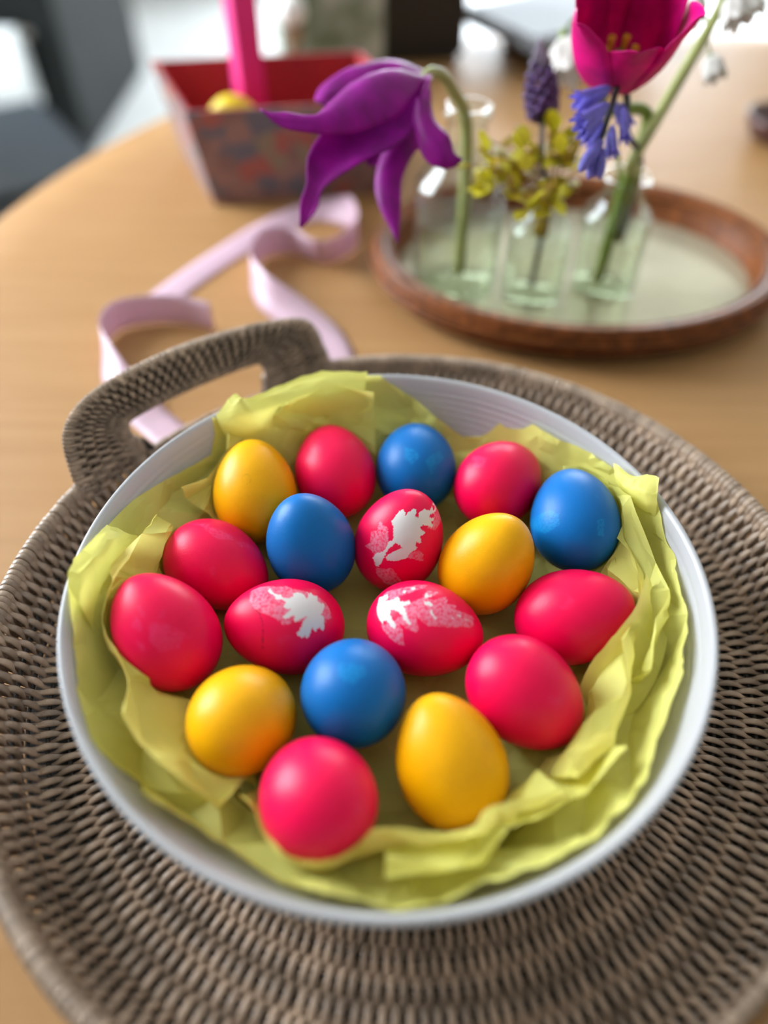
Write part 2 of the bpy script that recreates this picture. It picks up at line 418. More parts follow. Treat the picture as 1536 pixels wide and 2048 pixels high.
# ------------------------------------------------------------------ the bowl
ZB = .0072
inner = [(0, .0180), (.080, .0180), (.094, .0190), (.106, .0228), (.117, .0300), (.1255, .0400), (.1315, .0500), (.1360, .0610), (.1385, .0690), (.1396, .0722)]
pi_ = cr(inner, 90)
for q in pi_:
    if .030 < q[1] < .068: q[0] += 00.00022 * math.sin((q[1] - .03) / .0036 * 2 * math.pi)
rim = [(.1406, .0737), (.1417, .0740), (.1427, .0733), (.1430, .0718)]
outer = [(.1424, .068), (.1400, .060), (.1355, .0475), (.1290, .0370), (.1205, .0270), (.109, .0192), (.096, .0150), (.088, .0140), (.0865, ZB), (.0805, ZB), (.0795, .0125), (0, .0130)]
bowl = MB().lathe([tuple(q) for q in pi_] + rim + [tuple(q) for q in cr(outer, 60)], 192).build('bowl', M_BOWL)
tag(bowl, 'big shallow off-white bowl with fine inner ridges, lined with tissue paper and full of eggs', 'bowl')
def bowl_z(r): return float(np.interp(r, [q[0] for q in inner], [q[1] for q in inner]))
def bowl_r(z): return float(np.interp(z, [q[1] for q in inner[1:]], [q[0] for q in inner[1:]]))

# ------------------------------------------------------------------ tissue paper
# upper edge of the paper seen from above, (photo x, photo y, height above the table)
EDGE = [(430, 862, .066), (452, 815, .074), (470, 790, .080), (500, 800, .077), (560, 770, .076), (640, 745, .078), (740, 745, .076), (800, 772, .069), (832, 800, .064), (845, 835, .058), (905, 832, .062), (912, 862, .052),
        (945, 888, .042), (985, 892, .040), (1010, 868, .050), (1035, 836, .064), (1062, 848, .066), (1110, 876, .066), (1200, 915, .068), (1250, 950, .070), (1312, 955, .078), (1312, 1010, .074), (1322, 1060, .066), (1352, 1130, .064), (1366, 1200, .064), (1378, 1260, .066), (1366, 1340, .064), (1345, 1410, .062), (1322, 1480, .064), (1270, 1590, .066), (1190, 1680, .066), (1100, 1725, .064),
        (980, 1765, .066), (860, 1800, .068), (740, 1812, .068), (640, 1785, .066), (520, 1735, .062), (430, 1680, .056), (360, 1622, .050), (310, 1575, .052), (285, 1590, .070), (215, 1580, .076), (178, 1490, .070), (160, 1420, .068), (150, 1330, .068), (148, 1240, .070), (135, 1160, .080), (150, 1110, .080), (182, 1080, .076), (215, 1050, .070), (262, 1002, .066), (340, 955, .062), (420, 925, .058), (425, 895, .058)]
ee = []
for px, py, z in EDGE:
    p = AT(px, py, z=z); ee.append((math.atan2(p.y, p.x) % (2 * math.pi), math.hypot(p.x, p.y), z))
ee.sort()
EA = np.array([e[0] for e in ee]); ER = np.array([e[1] for e in ee]); EZ = np.array([e[2] for e in ee])
def edge(a):
    a = a % (2 * math.pi)
    return float(np.interp(a, EA, ER, period=2 * math.pi)), float(np.interp(a, EA, EZ, period=2 * math.pi))
EGG_DATA = [["y1", [-0.07107, 0.06966, 0.05177], [-0.115, 0.849, 0.516], 0.02161], ["p2", [-0.02991, 0.08963, 0.04752], [-0.245, 0.945, 0.217], 0.02179], ["b3", [0.01534, 0.09414, 0.0477], [-0.004, 0.999, -0.047], 0.02177], ["p4", [0.06025, 0.07913, 0.05032], [0.592, 0.794, -0.135], 0.02184], ["b5", [0.095, 0.04888, 0.05533], [-0.001, 0.989, 0.149], 0.02196], ["b6", [-0.03925, 0.03518, 0.05023], [-0.189, 0.148, 0.971], 0.02185], ["L7", [0.00592, 0.03928, 0.04874], [0.305, 0.277, 0.911], 0.02187], ["y8", [0.04908, 0.02371, 0.050379999999999994], [0.407, 0.16, 0.899], 0.02203], ["p9", [-0.08565, 0.02477, 0.04384], [0.885, -0.44, -0.153], 0.0215], ["p10", [-0.10017, -0.02047, 0.05468], [-0.583, 0.567, 0.582], 0.02213], ["L11", [-0.04818, -0.01008, 0.04373], [-0.966, -0.088, 0.243], 0.02188], ["L12", [0.01742, -0.01089, 0.0435], [0.92, -0.359, 0.155], 0.02172], ["p13", [0.08823, -0.00382, 0.04529], [0.893, -0.018, 0.449], 0.02206], ["y14", [-0.06043, -0.05828, 0.04673], [0.188, 0.686, -0.703], 0.02192], ["b15", [-0.01462, -0.04545, 0.04771], [-0.008, 0.742, -0.671], 0.02215], ["p16", [0.06065, -0.04518, 0.0457], [0.754, -0.391, -0.528], 0.0221], ["y17", [0.02586, -0.0763, 0.0464], [-0.345, 0.692, 0.634], 0.02204], ["p18", [-0.02716, -0.09344, 0.05238], [-0.338, 0.701, -0.628], 0.02198]]
EGGS_Q = [(Vector(X), Vector(ax).normalized(), b) for _n, X, ax, b in EGG_DATA]
def clear_eggs(p, gap=1.06):
    """push a paper point out of the eggs, down or outwards, so that the paper lies around them"""
    for X, ax, b in EGGS_Q:
        def f_(q):
            d = q - X; u = d.dot(ax); return math.sqrt((u / (1.31 * b)) ** 2 + max(0, d.length_squared - u * u) / (b * b))
        if (p - X).length_squared > .0012: continue
        f = f_(p)
        if f >= gap: continue
        if p.z < X.z - .35 * b and math.hypot(p.x, p.y) < .095: p = X + (p - X) * (gap / max(f, .25))
        else:
            out = Vector((p.x, p.y, 0)).normalized(); k = 0
            while f_(p) < gap and k < 30: p = p + out * .0012; k += 1
    return p
def off_bowl(p, gap):
    r = math.hypot(p.x, p.y)
    if r < .1396: p.z = max(p.z, bowl_z(r) + gap)
    elif r < .1445: p.z = max(p.z, .0748)
    return p
def section(a, s):
    """s: 0 middle, .45 foot of the wall, 1 torn edge; a gentle hollow from the floor to the edge"""
    re, ze = edge(a); rf = .084
    if s <= .45: return rf * s / .45, .0200
    u = (s - .45) / .55; c = (min(re, .130) - .010, .0240)
    return (1 - u) ** 2 * rf + 2 * u * (1 - u) * c[0] + u * u * re, (1 - u) ** 2 * .0200 + 2 * u * (1 - u) * c[1] + u * u * ze
def make_sheet(name, seed, parent, a0, a1, rows, inset=0.0, edge_in=0.0, fine=3):
    """rows: (s, number of knots round the full circle, bias, amplitude) - knots are joined by flat facets with sharp creases"""
    rnd = random.Random(seed); full = a1 - a0 > 6.2; uv = []
    for ri, (s, n, bias, amp) in enumerate(rows):
        n = max(2, int(round(n * (a1 - a0) / (2 * math.pi))))
        ph = rnd.random()
        for j in range(n if full else n + 1):
            e = (not full) and j in (0, n)
            a = a0 + (a1 - a0) * ((j + (0 if e else (ph if full else 0) + rnd.uniform(-.36, .36))) / n)
            js = 0 if (ri == 0 or s >= .999) else rnd.uniform(-.022, .022)
            uv.append((a, s + js, bias + rnd.uniform(-1, 1) * amp, ri))
    pl = [Vector((s * math.cos(a), s * math.sin(a))) for a, s, h, ri in uv]
    vs, es, fs, ov, *_ = geometry.delaunay_2d_cdt(pl, [], [], 0, 1e-7)
    co = []
    for v, src in zip(vs, ov):
        a, s, h, ri = uv[src[0]]
        s = min(s, 1.0); r, z = section(a, s); r2, z2 = section(a, s - .02)
        t = Vector((r - r2, z - z2)).normalized(); n = Vector((-t.y, t.x))
        r += n.x * h; z += n.y * h
        r -= inset * max(0, min(1, (s - .55) / .2))
        if ri == len(rows) - 1: r -= edge_in * rnd.random(); z -= edge_in * .6 * rnd.random()
        co.append(Vector((r * math.cos(a), r * math.sin(a), z)))
    faces = []; s_in = rows[0][0]
    for f in fs:
        c = (vs[f[0]] + vs[f[1]] + vs[f[2]]) / 3; ca = math.atan2(c.y, c.x)
        if not full:
            dl = (ca - (a0 + a1) / 2 + math.pi) % (2 * math.pi) - math.pi
            if abs(dl) > (a1 - a0) / 2 or c.length < s_in * .985: continue
        faces.append(f)
    bm = bmesh.new(); bv = [bm.verts.new(c) for c in co]
    for f in faces: bm.faces.new([bv[i] for i in f])
    for v in [v for v in bm.verts if not v.link_faces]: bm.verts.remove(v)
    bmesh.ops.subdivide_edges(bm, edges=bm.edges[:], cuts=fine, use_grid_fill=True, smooth=.0)
    bm.normal_update(); mv = []
    for v in bm.verts:
        n1 = noise.noise(v.co * 160 + Vector((seed, 0, 0))); n2 = noise.noise(v.co * 60 + Vector((0, seed, 0)))
        n3 = abs(noise.noise(v.co * 95 + Vector((0, 0, seed))))
        vd_ = noise.voronoi(v.co * 95 + Vector((seed, seed, 0)))[0]; cz = max(0, 1 - (vd_[1] - vd_[0]) / .22)
        mv.append(v.normal * (n1 * .0004 + n2 * .0011 - n3 * .0010 + cz * .0011))
    for v, d in zip(bm.verts, mv): v.co = off_bowl(clear_eggs(clear_eggs(v.co + d)), .0011)
    bmesh.ops.recalc_face_normals(bm, faces=bm.faces)
    me = bpy.data.meshes.new(name); bm.to_mesh(me); bm.free()
    me.polygons.foreach_set('use_smooth', [True] * len(me.polygons)); me.set_sharp_from_angle(angle=math.radians(16))
    me.materials.append(M_TISSUE)
    return link(name, me, parent)
tissue = thing('tissue_paper', 'crumpled lemon-yellow tissue paper lining the white bowl under the eggs', 'tissue paper', (0, 0, .0193))
def hand_fold(name, rows, seed):
    """one sheet of paper through hand-placed rows of points, with the same fine crumple"""
    k = 26; R_ = [cr([tuple(q) for q in r], k) for r in rows]
    G = [cr([tuple(R_[i][j]) for i in range(len(rows))], 22) for j in range(k)]
    mb = MB().grid([[Vector(q) for q in g] for g in G]); vs_ = [Vector(v) for v in mb.v]
    mb.v = [tuple(v + Vector((0, .3, .9)) * (noise.noise(v * 70 + Vector((seed, 0, 0))) * .0016 + max(0, 1 - (lambda q: q[1] - q[0])(noise.voronoi(v * 90)[0]) / .25) * .0012)) for v in vs_]
    return mb.build(name, M_TISSUE, smooth=22)
settle(make_sheet('paper_sheet', 5, None, 0, 2 * math.pi, [(.0, 3, 0, 0), (.12, 7, 0, .001), (.25, 14, 0, .002), (.38, 20, .001, .003), (.48, 24, .001, .004), (.60, 24, .001, .005), (.72, 26, .004, .006), (.82, 28, .006, .007), (.91, 34, -.001, .004), (1.0, 52, 0, .001)]), tissue)
def A_(deg): return math.radians(deg)
for sd, d0, d1, ins, ei in ((11, 94, 150, .006, .006), (17, 160, 236, .008, .010), (23, -50, 40, .010, .012), (31, 238, 305, .010, .012), (41, -20, 30, .004, .008), (43, 270, 320, .005, .008)):
    settle(make_sheet('paper_fold', sd, None, A_(d0), A_(d1), [(.62, 22, .002, .004), (.74, 20, .009, .006), (.86, 22, .010, .008), (.94, 26, .004, .005), (1.0, 34, .004, .004)], ins, ei), tissue)

# the sheet that laps over the pointed pink egg on the right, the flap over the rim on the left, and the corner at the back right
settle(hand_fold('paper_fold', [[AT(1292, 1150, z=.064), AT(1268, 1222, z=.064), AT(1226, 1275, z=.060), AT(1184, 1322, z=.052), AT(1160, 1372, z=.040)],
                                [AT(1312, 1190, z=.058), AT(1296, 1270, z=.056), AT(1262, 1330, z=.050), AT(1214, 1392, z=.040), AT(1178, 1430, z=.032)],
                                [AT(1340, 1230, z=.055), AT(1326, 1320, z=.052), AT(1290, 1400, z=.044), AT(1236, 1450, z=.036), AT(1196, 1480, z=.030)]], 3), tissue)
settle(hand_fold('paper_fold', [[AT(214, 1052, z=.074), AT(176, 1092, z=.080), AT(142, 1136, z=.083), AT(137, 1172, z=.081), AT(150, 1200, z=.077)],
                                [AT(250, 1062, z=.070), AT(205, 1104, z=.079), AT(172, 1150, z=.081), AT(164, 1190, z=.078), AT(168, 1225, z=.072)],
                                [AT(300, 1085, z=.055), AT(246, 1120, z=.066), AT(205, 1170, z=.072), AT(190, 1220, z=.068), AT(186, 1262, z=.060)]], 5), tissue)
settle(hand_fold('paper_fold', [[AT(1226, 930, z=.072), AT(1262, 948, z=.076), AT(1300, 950, z=.080), AT(1318, 957, z=.082)],
                                [AT(1230, 958, z=.070), AT(1258, 978, z=.073), AT(1290, 985, z=.078), AT(1314, 992, z=.078)],
                                [AT(1244, 990, z=.062), AT(1268, 1010, z=.066), AT(1294, 1024, z=.068), AT(1312, 1034, z=.068)]], 7), tissue)
settle(hand_fold('paper_fold', [[AT(432, 835, z=.074), AT(452, 806, z=.081), AT(472, 788, z=.085), AT(494, 800, z=.082), AT(560, 774, z=.079), AT(640, 744, z=.080), AT(735, 746, z=.078)],
                                [AT(444, 862, z=.068), AT(470, 838, z=.076), AT(492, 824, z=.080), AT(520, 822, z=.078), AT(580, 806, z=.076), AT(650, 790, z=.076), AT(730, 784, z=.073)],
                                [AT(470, 892, z=.056), AT(500, 872, z=.064), AT(526, 858, z=.068), AT(556, 852, z=.066), AT(610, 836, z=.064), AT(668, 828, z=.064), AT(740, 822, z=.062)]], 9), tissue)
# ------------------------------------------------------------------ eggs
def egg_mat(name, col, var_col, amt, scale, rough=.37, prints=False, thr=.62, tintc=(.80, .27, .40)):
    m = bpy.data.materials.new(name); m.use_nodes = True; nt = m.node_tree; N = nt.nodes; L = nt.links
    b = N['Principled BSDF']; b.inputs['Roughness'].default_value = rough; b.inputs['Specular IOR Level'].default_value = .24
    tc = N.new('ShaderNodeTexCoord')
    def nz(sc, det=4):
        n = N.new('ShaderNodeTexNoise'); n.inputs['Scale'].default_value = sc; n.inputs['Detail'].default_value = det; L.new(tc.outputs['Object'], n.inputs['Vector']); return n.outputs['Fac']
    def ramp(src, p0, p1, hi=1.):
        r = N.new('ShaderNodeMapRange'); r.inputs[1].default_value = p0; r.inputs[2].default_value = p1; r.inputs[4].default_value = hi; L.new(src, r.inputs[0]); return r.outputs[0]
    def mix(fac, a, c):
        x = N.new('ShaderNodeMix'); x.data_type = 'RGBA'; L.new(fac, x.inputs[0])
        if isinstance(a, tuple): x.inputs[6].default_value = (*a, 1)
        else: L.new(a, x.inputs[6])
        x.inputs[7].default_value = (*c, 1); return x.outputs[2]
    c = mix(ramp(nz(scale, 6), thr, thr + .10, amt), col, var_col)
    c = mix(ramp(nz(2600, 2), .60, .75, .25), c, tuple(v * .55 for v in col))        # dark pores
    if prints:
        def at(n):
            a = N.new('ShaderNodeAttribute'); a.attribute_name = n; return a.outputs['Fac']
        t = N.new('ShaderNodeMath'); t.operation = 'MULTIPLY'; L.new(at('tint'), t.inputs[0]); L.new(ramp(nz(700, 6), .30, .58, .75), t.inputs[1])
        c = mix(t.outputs[0], c, tintc)
        c = mix(at('white'), c, (.74, .68, .68))
        c = mix(at('crack'), c, tuple(v * (.72 if col[1] > .2 else .15) for v in col))
    L.new(c, b.inputs['Base Color'])
    bp = N.new('ShaderNodeBump'); bp.inputs['Strength'].default_value = .18; bp.inputs['Distance'].default_value = .0004
    L.new(nz(1500, 3), bp.inputs['Height']); L.new(bp.outputs[0], b.inputs['Normal']); return m
PINK = (.88, .0005, .07); YELLOW = (.92, .42, .0005); BLUE = (.0005, .135, .44)
E_PINK = egg_mat('pink_dye', PINK, (.86, .06, .20), .35, 60, thr=.66)
E_PINK_S = egg_mat('scuffed_pink_dye', PINK, (.88, .05, .20), .4, 90, thr=.66, prints=True, tintc=(.88, .035, .15))
E_YEL = egg_mat('yellow_dye', YELLOW, (.80, .36, .0), .5, 40, thr=.5)
E_BLUE = egg_mat('blue_dye', BLUE, (.004, .16, .50), .5, 60, .40, thr=.6)
E_BLUE_S = egg_mat('scuffed_blue_dye', BLUE, (.01, .22, .56), .3, 120, .40, thr=.66, prints=True, tintc=(.004, .235, .58))
E_YEL_R = egg_mat('ringed_yellow_dye', YELLOW, (.80, .36, .0), .5, 40, prints=True, thr=.5, tintc=(.7, .3, 0))
E_LEAF = egg_mat('leaf_print_dye', PINK, (.86, .06, .20), .35, 60, prints=True, thr=.66)
LEAF = {"L7":{"w":[[[17.0,-7.1],[18.4,-6.1],[20.1,-6.1],[21.7,-5.3],[23.0,-4.0],[22.4,-2.6],[21.1,-1.9],[21.8,-1.1],[22.8,-1.6],[23.8,-0.1],[24.7,0.5],[24.8,2.0],[23.5,2.6],[22.4,2.4],[22.3,4.4],[23.7,3.7],[24.8,4.8],[25.4,5.4],[25.0,6.6],[24.8,8.4],[25.5,8.4],[24.2,9.6],[23.9,10.8],[24.5,10.6],[23.5,11.8],[23.3,11.1],[23.5,9.5],[22.6,9.0],[21.9,11.5],[21.1,12.1],[21.1,10.4],[19.5,12.4],[18.6,12.4],[19.6,9.7],[19.8,7.6],[18.7,6.9],[17.3,8.8],[16.8,10.5],[15.5,9.1],[15.0,8.3],[13.0,10.0],[12.1,10.2],[12.7,7.8],[11.2,8.0],[10.1,9.1],[8.7,8.9],[7.9,7.7],[6.4,6.5],[4.7,7.1],[2.4,4.3],[0.9,1.4],[-0.2,-2.1],[0.9,-3.0],[3.1,-2.1],[5.1,-0.7],[7.4,1.7],[8.4,2.6],[9.3,1.2],[9.3,-1.5],[7.1,-2.5],[5.6,-3.3],[3.0,-3.7],[0.5,-3.7],[-3.1,-4.2],[-5.9,-4.6],[-6.2,-6.1],[-4.4,-7.0],[-3.3,-8.7],[-1.7,-8.5],[0.1,-8.2],[2.6,-5.3],[5.9,-4.3],[8.1,-4.9],[9.4,-3.5],[11.3,-2.9],[12.8,-4.1],[15.2,-5.2]]],"t":[[[10.1,-11.9],[12.3,-12.4],[13.7,-11.8],[13.2,-10.3],[13.8,-9.0],[13.1,-7.2],[10.1,-5.2],[7.8,-4.5],[5.9,-4.9],[2.9,-4.9],[-1.6,-5.0],[-6.3,-4.6],[-5.5,-6.6],[-3.2,-8.6],[-0.5,-8.9],[-0.1,-11.6],[-1.0,-14.6],[2.7,-12.7],[7.0,-14.4],[8.6,-13.2],[9.0,-12.0]],[[-7.0,-5.6],[-5.9,-3.0],[-5.1,-0.4],[-3.0,1.6],[-5.6,4.6],[-7.3,6.1],[-9.1,8.1],[-11.0,9.6],[-13.2,6.6],[-15.1,4.4],[-15.1,1.7],[-12.7,-1.1],[-11.2,-3.8]],[[23.1,11.2],[21.0,14.5],[18.8,15.5],[17.3,14.2],[18.9,10.0],[19.2,12.2]],[[6.3,5.7],[8.9,10.7],[6.9,13.4],[3.3,14.4],[4.4,10.4],[4.3,7.0]]]},"L12":{"w":[[[-20.4,-6.2],[-21.5,-9.3],[-19.2,-10.1],[-17.1,-11.7],[-15.6,-10.1],[-16.2,-8.1],[-12.5,-9.6],[-10.7,-11.2],[-9.0,-10.7],[-8.9,-9.2],[-6.4,-9.8],[-4.4,-10.7],[-3.2,-9.7],[-5.0,-8.3],[-6.0,-7.6],[-3.7,-4.9],[-2.2,-2.4],[-0.3,-0.9],[-0.9,-0.3],[-2.6,-1.1],[-4.1,-1.9],[-5.8,-4.0],[-7.9,-4.7],[-9.8,-5.3],[-11.9,-4.9],[-11.5,-2.8],[-9.4,-0.8],[-7.2,1.3],[-7.1,3.0],[-8.2,3.0],[-9.8,1.9],[-12.5,0.5],[-13.9,0.6],[-13.8,2.2],[-14.9,1.5],[-16.7,0.6],[-18.7,-1.9],[-19.9,-4.0]],[[-6.7,-16.9],[-5.2,-17.5],[-4.4,-16.3],[-5.9,-15.7]],[[-9.4,-14.9],[-8.0,-14.9],[-7.9,-13.3],[-9.0,-13.5]],[[0.8,-15.8],[1.6,-16.3],[2.5,-14.9],[3.8,-15.8],[3.8,-14.7],[1.8,-13.4]],[[2.1,-11.9],[4.8,-12.5],[6.3,-11.2],[5.9,-10.5],[2.9,-10.8]],[[6.0,-9.4],[7.6,-7.6],[9.7,-5.9],[9.0,-5.3],[7.4,-6.6],[6.5,-7.3]],[[16.8,-9.6],[18.3,-9.5],[18.3,-8.9],[17.0,-9.0]],[[15.2,-8.1],[16.2,-7.5],[16.0,-6.7]],[[20.4,-8.5],[21.5,-8.6],[20.8,-7.9]]],"t":[[[-19.6,-10.6],[-17.9,-13.0],[-13.1,-14.9],[-9.3,-16.4],[-4.4,-18.9],[-0.0,-20.1],[-1.2,-17.6],[-5.0,-15.0],[-9.0,-12.3],[-10.6,-11.0],[-13.4,-9.4]],[[0.3,-14.9],[1.6,-17.1],[6.0,-17.8],[4.9,-15.5],[3.2,-14.0]],[[-5.1,-8.5],[-2.8,-10.5],[1.0,-13.5],[5.7,-13.6],[9.5,-16.3],[11.2,-14.6],[10.6,-12.9],[15.0,-13.7],[15.0,-11.6],[18.9,-11.3],[22.5,-10.5],[24.1,-7.0],[23.1,-5.2],[20.0,-5.2],[17.9,-3.6],[15.0,-3.3],[12.1,-3.0],[9.1,-2.2],[7.0,-1.7],[4.9,-2.6],[2.6,-3.9],[0.1,-5.7],[3.8,0.9],[2.6,2.2],[-0.8,2.0],[-4.2,0.5],[-6.6,-0.4],[-3.7,2.7],[-2.5,6.1],[-1.6,9.6],[-4.8,9.0],[-8.7,7.5],[-12.6,5.1],[-14.9,2.7],[-9.4,1.1],[-7.8,-1.1],[-5.5,-4.0]]]},"L11":{"w":[[[11.0,15.7],[9.6,16.2],[9.1,14.9],[6.9,13.6],[5.3,13.7],[4.5,12.5],[2.1,12.3],[0.0,13.3],[-0.9,15.1],[-2.6,15.4],[-5.1,14.8],[-6.7,12.2],[-7.2,13.9],[-6.7,15.6],[-8.7,15.6],[-9.7,14.2],[-11.3,14.7],[-11.6,12.2],[-13.4,11.1],[-14.6,11.6],[-15.0,10.0],[-14.2,7.8],[-13.3,6.1],[-14.5,5.8],[-15.2,1.0],[-14.9,-0.9],[-13.8,-0.6],[-13.0,0.8],[-12.0,-0.5],[-11.4,-1.7],[-10.5,-1.0],[-9.7,0.2],[-8.9,-1.9],[-8.1,-4.3],[-7.3,-4.8],[-6.5,-3.2],[-5.6,-4.5],[-3.0,-4.1],[-2.7,-2.7],[-4.0,-1.4],[-4.4,0.2],[-4.9,2.3],[-6.8,4.8],[-4.8,3.9],[-2.4,2.5],[-1.2,1.8],[-0.9,3.0],[-1.6,5.2],[0.2,4.3],[2.5,3.1],[3.9,3.2],[4.0,4.4],[2.3,5.8],[0.7,7.1],[0.4,7.7],[2.4,7.6],[4.0,8.3],[3.7,9.7],[2.5,10.4],[4.5,11.5],[7.5,11.7],[7.9,12.9],[10.1,14.4]]],"t":[[[17.8,14.6],[13.9,16.8],[9.9,17.5],[5.2,17.4],[2.7,18.0],[-0.1,16.7],[-4.8,16.3],[-7.3,15.6],[-11.3,14.7],[-15.3,12.1],[-18.0,8.2],[-18.5,5.3],[-16.2,3.5],[-14.9,1.8],[-6.5,2.8],[-0.4,2.0],[1.5,0.6],[3.9,0.4],[6.5,2.7],[9.7,4.0],[12.9,5.0],[16.4,6.8],[18.5,10.3]]],"c":[[[15.8,6.0],[14.0,4.5],[12.9,2.2],[12.2,-0.1],[11.7,-4.1],[11.6,-8.1],[11.0,-10.9]],[[16.7,13.8],[16.8,11.3],[17.3,9.2]]]},"p10":{"t":[[[15.7,-3.5],[14.9,-1.8],[10.5,-3.0],[10.7,-4.6]],[[10.0,-10.0],[12.5,-5.6],[8.8,-5.9],[5.5,-7.7],[7.4,-9.1]],[[4.5,-11.5],[0.7,-10.1],[-2.3,-11.3],[0.5,-12.5]],[[6.8,-3.2],[1.4,2.8],[-5.9,6.1],[-9.1,0.2],[-5.8,-6.6],[0.6,-7.5]],[[26.1,-8.4],[24.8,-5.7],[24.0,-6.7]],[[26.9,-5.0],[25.9,-3.2],[25.1,-4.1]]]},"p9":{"t":[[[-11.8,-13.6],[-4.4,-15.7],[3.5,-16.3],[6.8,-14.7],[-0.4,-11.3]],[[6.8,-14.7],[10.8,-16.6],[13.5,-15.5],[10.8,-13.3]],[[-21.4,-11.3],[-7.7,-16.5],[-7.9,-14.6]]]},"b5":{"t":[[[-3.7,-17.8],[-5.4,-10.8],[-9.0,-6.5],[-14.1,-7.3],[-14.9,-14.4],[-9.3,-20.3],[-1.4,-22.3]],[[-13.2,10.5],[-12.5,13.6],[-20.1,12.2],[-19.5,9.4]]]},"b3":{"t":[[[-8.7,-5.6],[-10.8,-0.6],[-15.0,2.2],[-18.5,-1.9],[-15.0,-5.8]],[[-16.5,5.1],[-8.3,13.5],[-11.1,15.3],[-22.1,7.8]]]},"p4":{"t":[[[-9.6,-20.3],[-11.9,-13.1],[-16.4,-11.5],[-18.7,-14.2]]]},"b15":{"t":[[[-18.1,-7.1],[-19.0,3.0],[-22.0,4.5],[-25.2,-0.7],[-23.0,-6.5]]]},"y1":{"c":[[[1.0,-1.5],[-0.1,-1.9],[-0.9,-2.7],[-1.2,-3.7],[-0.9,-4.9],[-0.1,-5.7],[1.0,-6.2],[2.2,-6.1],[3.2,-5.5],[3.7,-4.5],[3.7,-3.4],[3.2,-2.4],[2.2,-1.7],[1.0,-1.5]]]}}
def egg_r(t): return math.sqrt(max(0., 1 - t * t)) * (1 - .11 * t - .03 * t * t) * 1.012
def egg_mesh(name, b, mt, n=56, m=36):
    rows = []
    for i in range(m + 1):
        t = -math.cos(math.pi * i / m); r = egg_r(t) * b
        rows.append([(r * math.cos(2 * math.pi * j / n), r * math.sin(2 * math.pi * j / n), t * 1.29 * b) for j in range(n)])
    return MB().grid(rows, cv=True).mesh(name, mt)
def inside(x, y, poly):
    r = np.zeros(len(x), bool); k = len(poly)
    for i in range(k):
        (x0, y0), (x1, y1) = poly[i], poly[i - 1]
        if y0 == y1: continue
        r ^= ((y0 > y) != (y1 > y)) & (x < (x1 - x0) * (y - y0) / (y1 - y0) + x0)
    return r
def print_leaf(me, d):
    n = len(me.vertices); co = np.empty(n * 3); me.vertices.foreach_get('co', co); co = co.reshape(-1, 3) * 1000
    jx = np.array([noise.noise(Vector(c) * 1.1) + .6 * noise.noise(Vector(c) * 2.7) for c in co]); jy = np.array([noise.noise(Vector(c) * 1.1 + Vector((40, 7, 3))) + .6 * noise.noise(Vector(c) * 2.7 + Vector((4, 70, 3))) for c in co])
    u, v = co[:, 2] + jx * .33, co[:, 1] + jy * .33; front = co[:, 0] > -4
    for nm in ('w', 't', 'c'):
        val = np.zeros(n)
        for poly in d.get(nm, []):
            if nm == 'c':
                for (a0, b0), (a1, b1) in zip(poly[:-1], poly[1:]):
                    L2 = (a1 - a0) ** 2 + (b1 - b0) ** 2 + 1e-9; t = np.clip(((u - a0) * (a1 - a0) + (v - b0) * (b1 - b0)) / L2, 0, 1)
                    dd = np.hypot(u - a0 - t * (a1 - a0), v - b0 - t * (b1 - b0)); val = np.maximum(val, np.clip(1 - dd / .28, 0, 1) * .85)
            else: val = np.maximum(val, inside(u, v, poly).astype(float))
        val *= front
        at = me.attributes.new({'w': 'white', 't': 'tint', 'c': 'crack'}[nm], 'FLOAT', 'POINT'); at.data.foreach_set('value', val.astype(np.float32))
EGG_INFO = {
 'y1': (E_YEL_R, 'yellow egg nearest the wicker handle, with a faint ring mark on its shell'),
 'p2': (E_PINK, 'plain deep pink egg at the back, between a yellow egg and a blue one'),
 'b3': (E_BLUE_S, 'speckled blue egg at the very back of the bowl between two pink eggs'),
 'p4': (E_PINK_S, 'pink egg at the back right with a pale scuff, between two blue eggs'),
 'b5': (E_BLUE_S, 'large blue egg by the right wall of the bowl with a pale smudge'),
 'b6': (E_BLUE, 'smooth blue egg upright left of the large white leaf print'),
 'L7': (E_LEAF, 'upright pink egg with a large white leaf print in the middle of the bowl'),
 'y8': (E_YEL, 'yellow egg right of the upright leaf-print egg, in its shadow'),
 'p9': (E_PINK_S, 'pink egg on its side in front of the yellow egg by the handle'),
 'p10': (E_PINK_S, 'big deep pink egg against the left wall of the bowl, smudged on its side'),
 'L11': (E_LEAF, 'lying pink egg with a small white leaf print and a hairline crack'),
 'L12': (E_LEAF, 'lying pink egg with a broken, half-tinted fern print'),
 'p13': (E_PINK, 'plain pink egg lying against the tissue on the right, pointed end outward'),
 'y14': (E_YEL, 'round-looking yellow egg at the lower left of the bowl, end on'),
 'b15': (E_BLUE_S, 'blue egg at the front centre between the two lying leaf-print eggs'),
 'p16': (E_PINK, 'plain pink egg at the lower right, beside the elongated yellow egg'),
 'y17': (E_YEL, 'long yellow egg at the front right of the bowl, showing its full length'),
 'p18': (E_PINK, 'bright pink egg nearest the viewer with a soft round highlight'),
}
for nm, X, ax, b in EGG_DATA:
    mt, label = EGG_INFO[nm]
    leafy = nm in LEAF
    me = egg_mesh('egg', b, mt, *((300, 190) if 'w' in LEAF.get(nm, ()) else (220, 140) if leafy else (64, 40)))
    X = Vector(X); ax = Vector(ax).normalized()
    ex = (CAM - X).normalized(); ex = (ex - ax * ex.dot(ax)).normalized(); ey = ax.cross(ex)
    if leafy: print_leaf(me, LEAF[nm])
    o = bpy.data.objects.new('easter_egg', me); COL.objects.link(o)
    Mx = Matrix((ex, ey, ax)).transposed().to_4x4(); Mx.translation = X; o.matrix_world = Mx
    tag(o, label, 'egg', 'dyed eggs in the bowl')

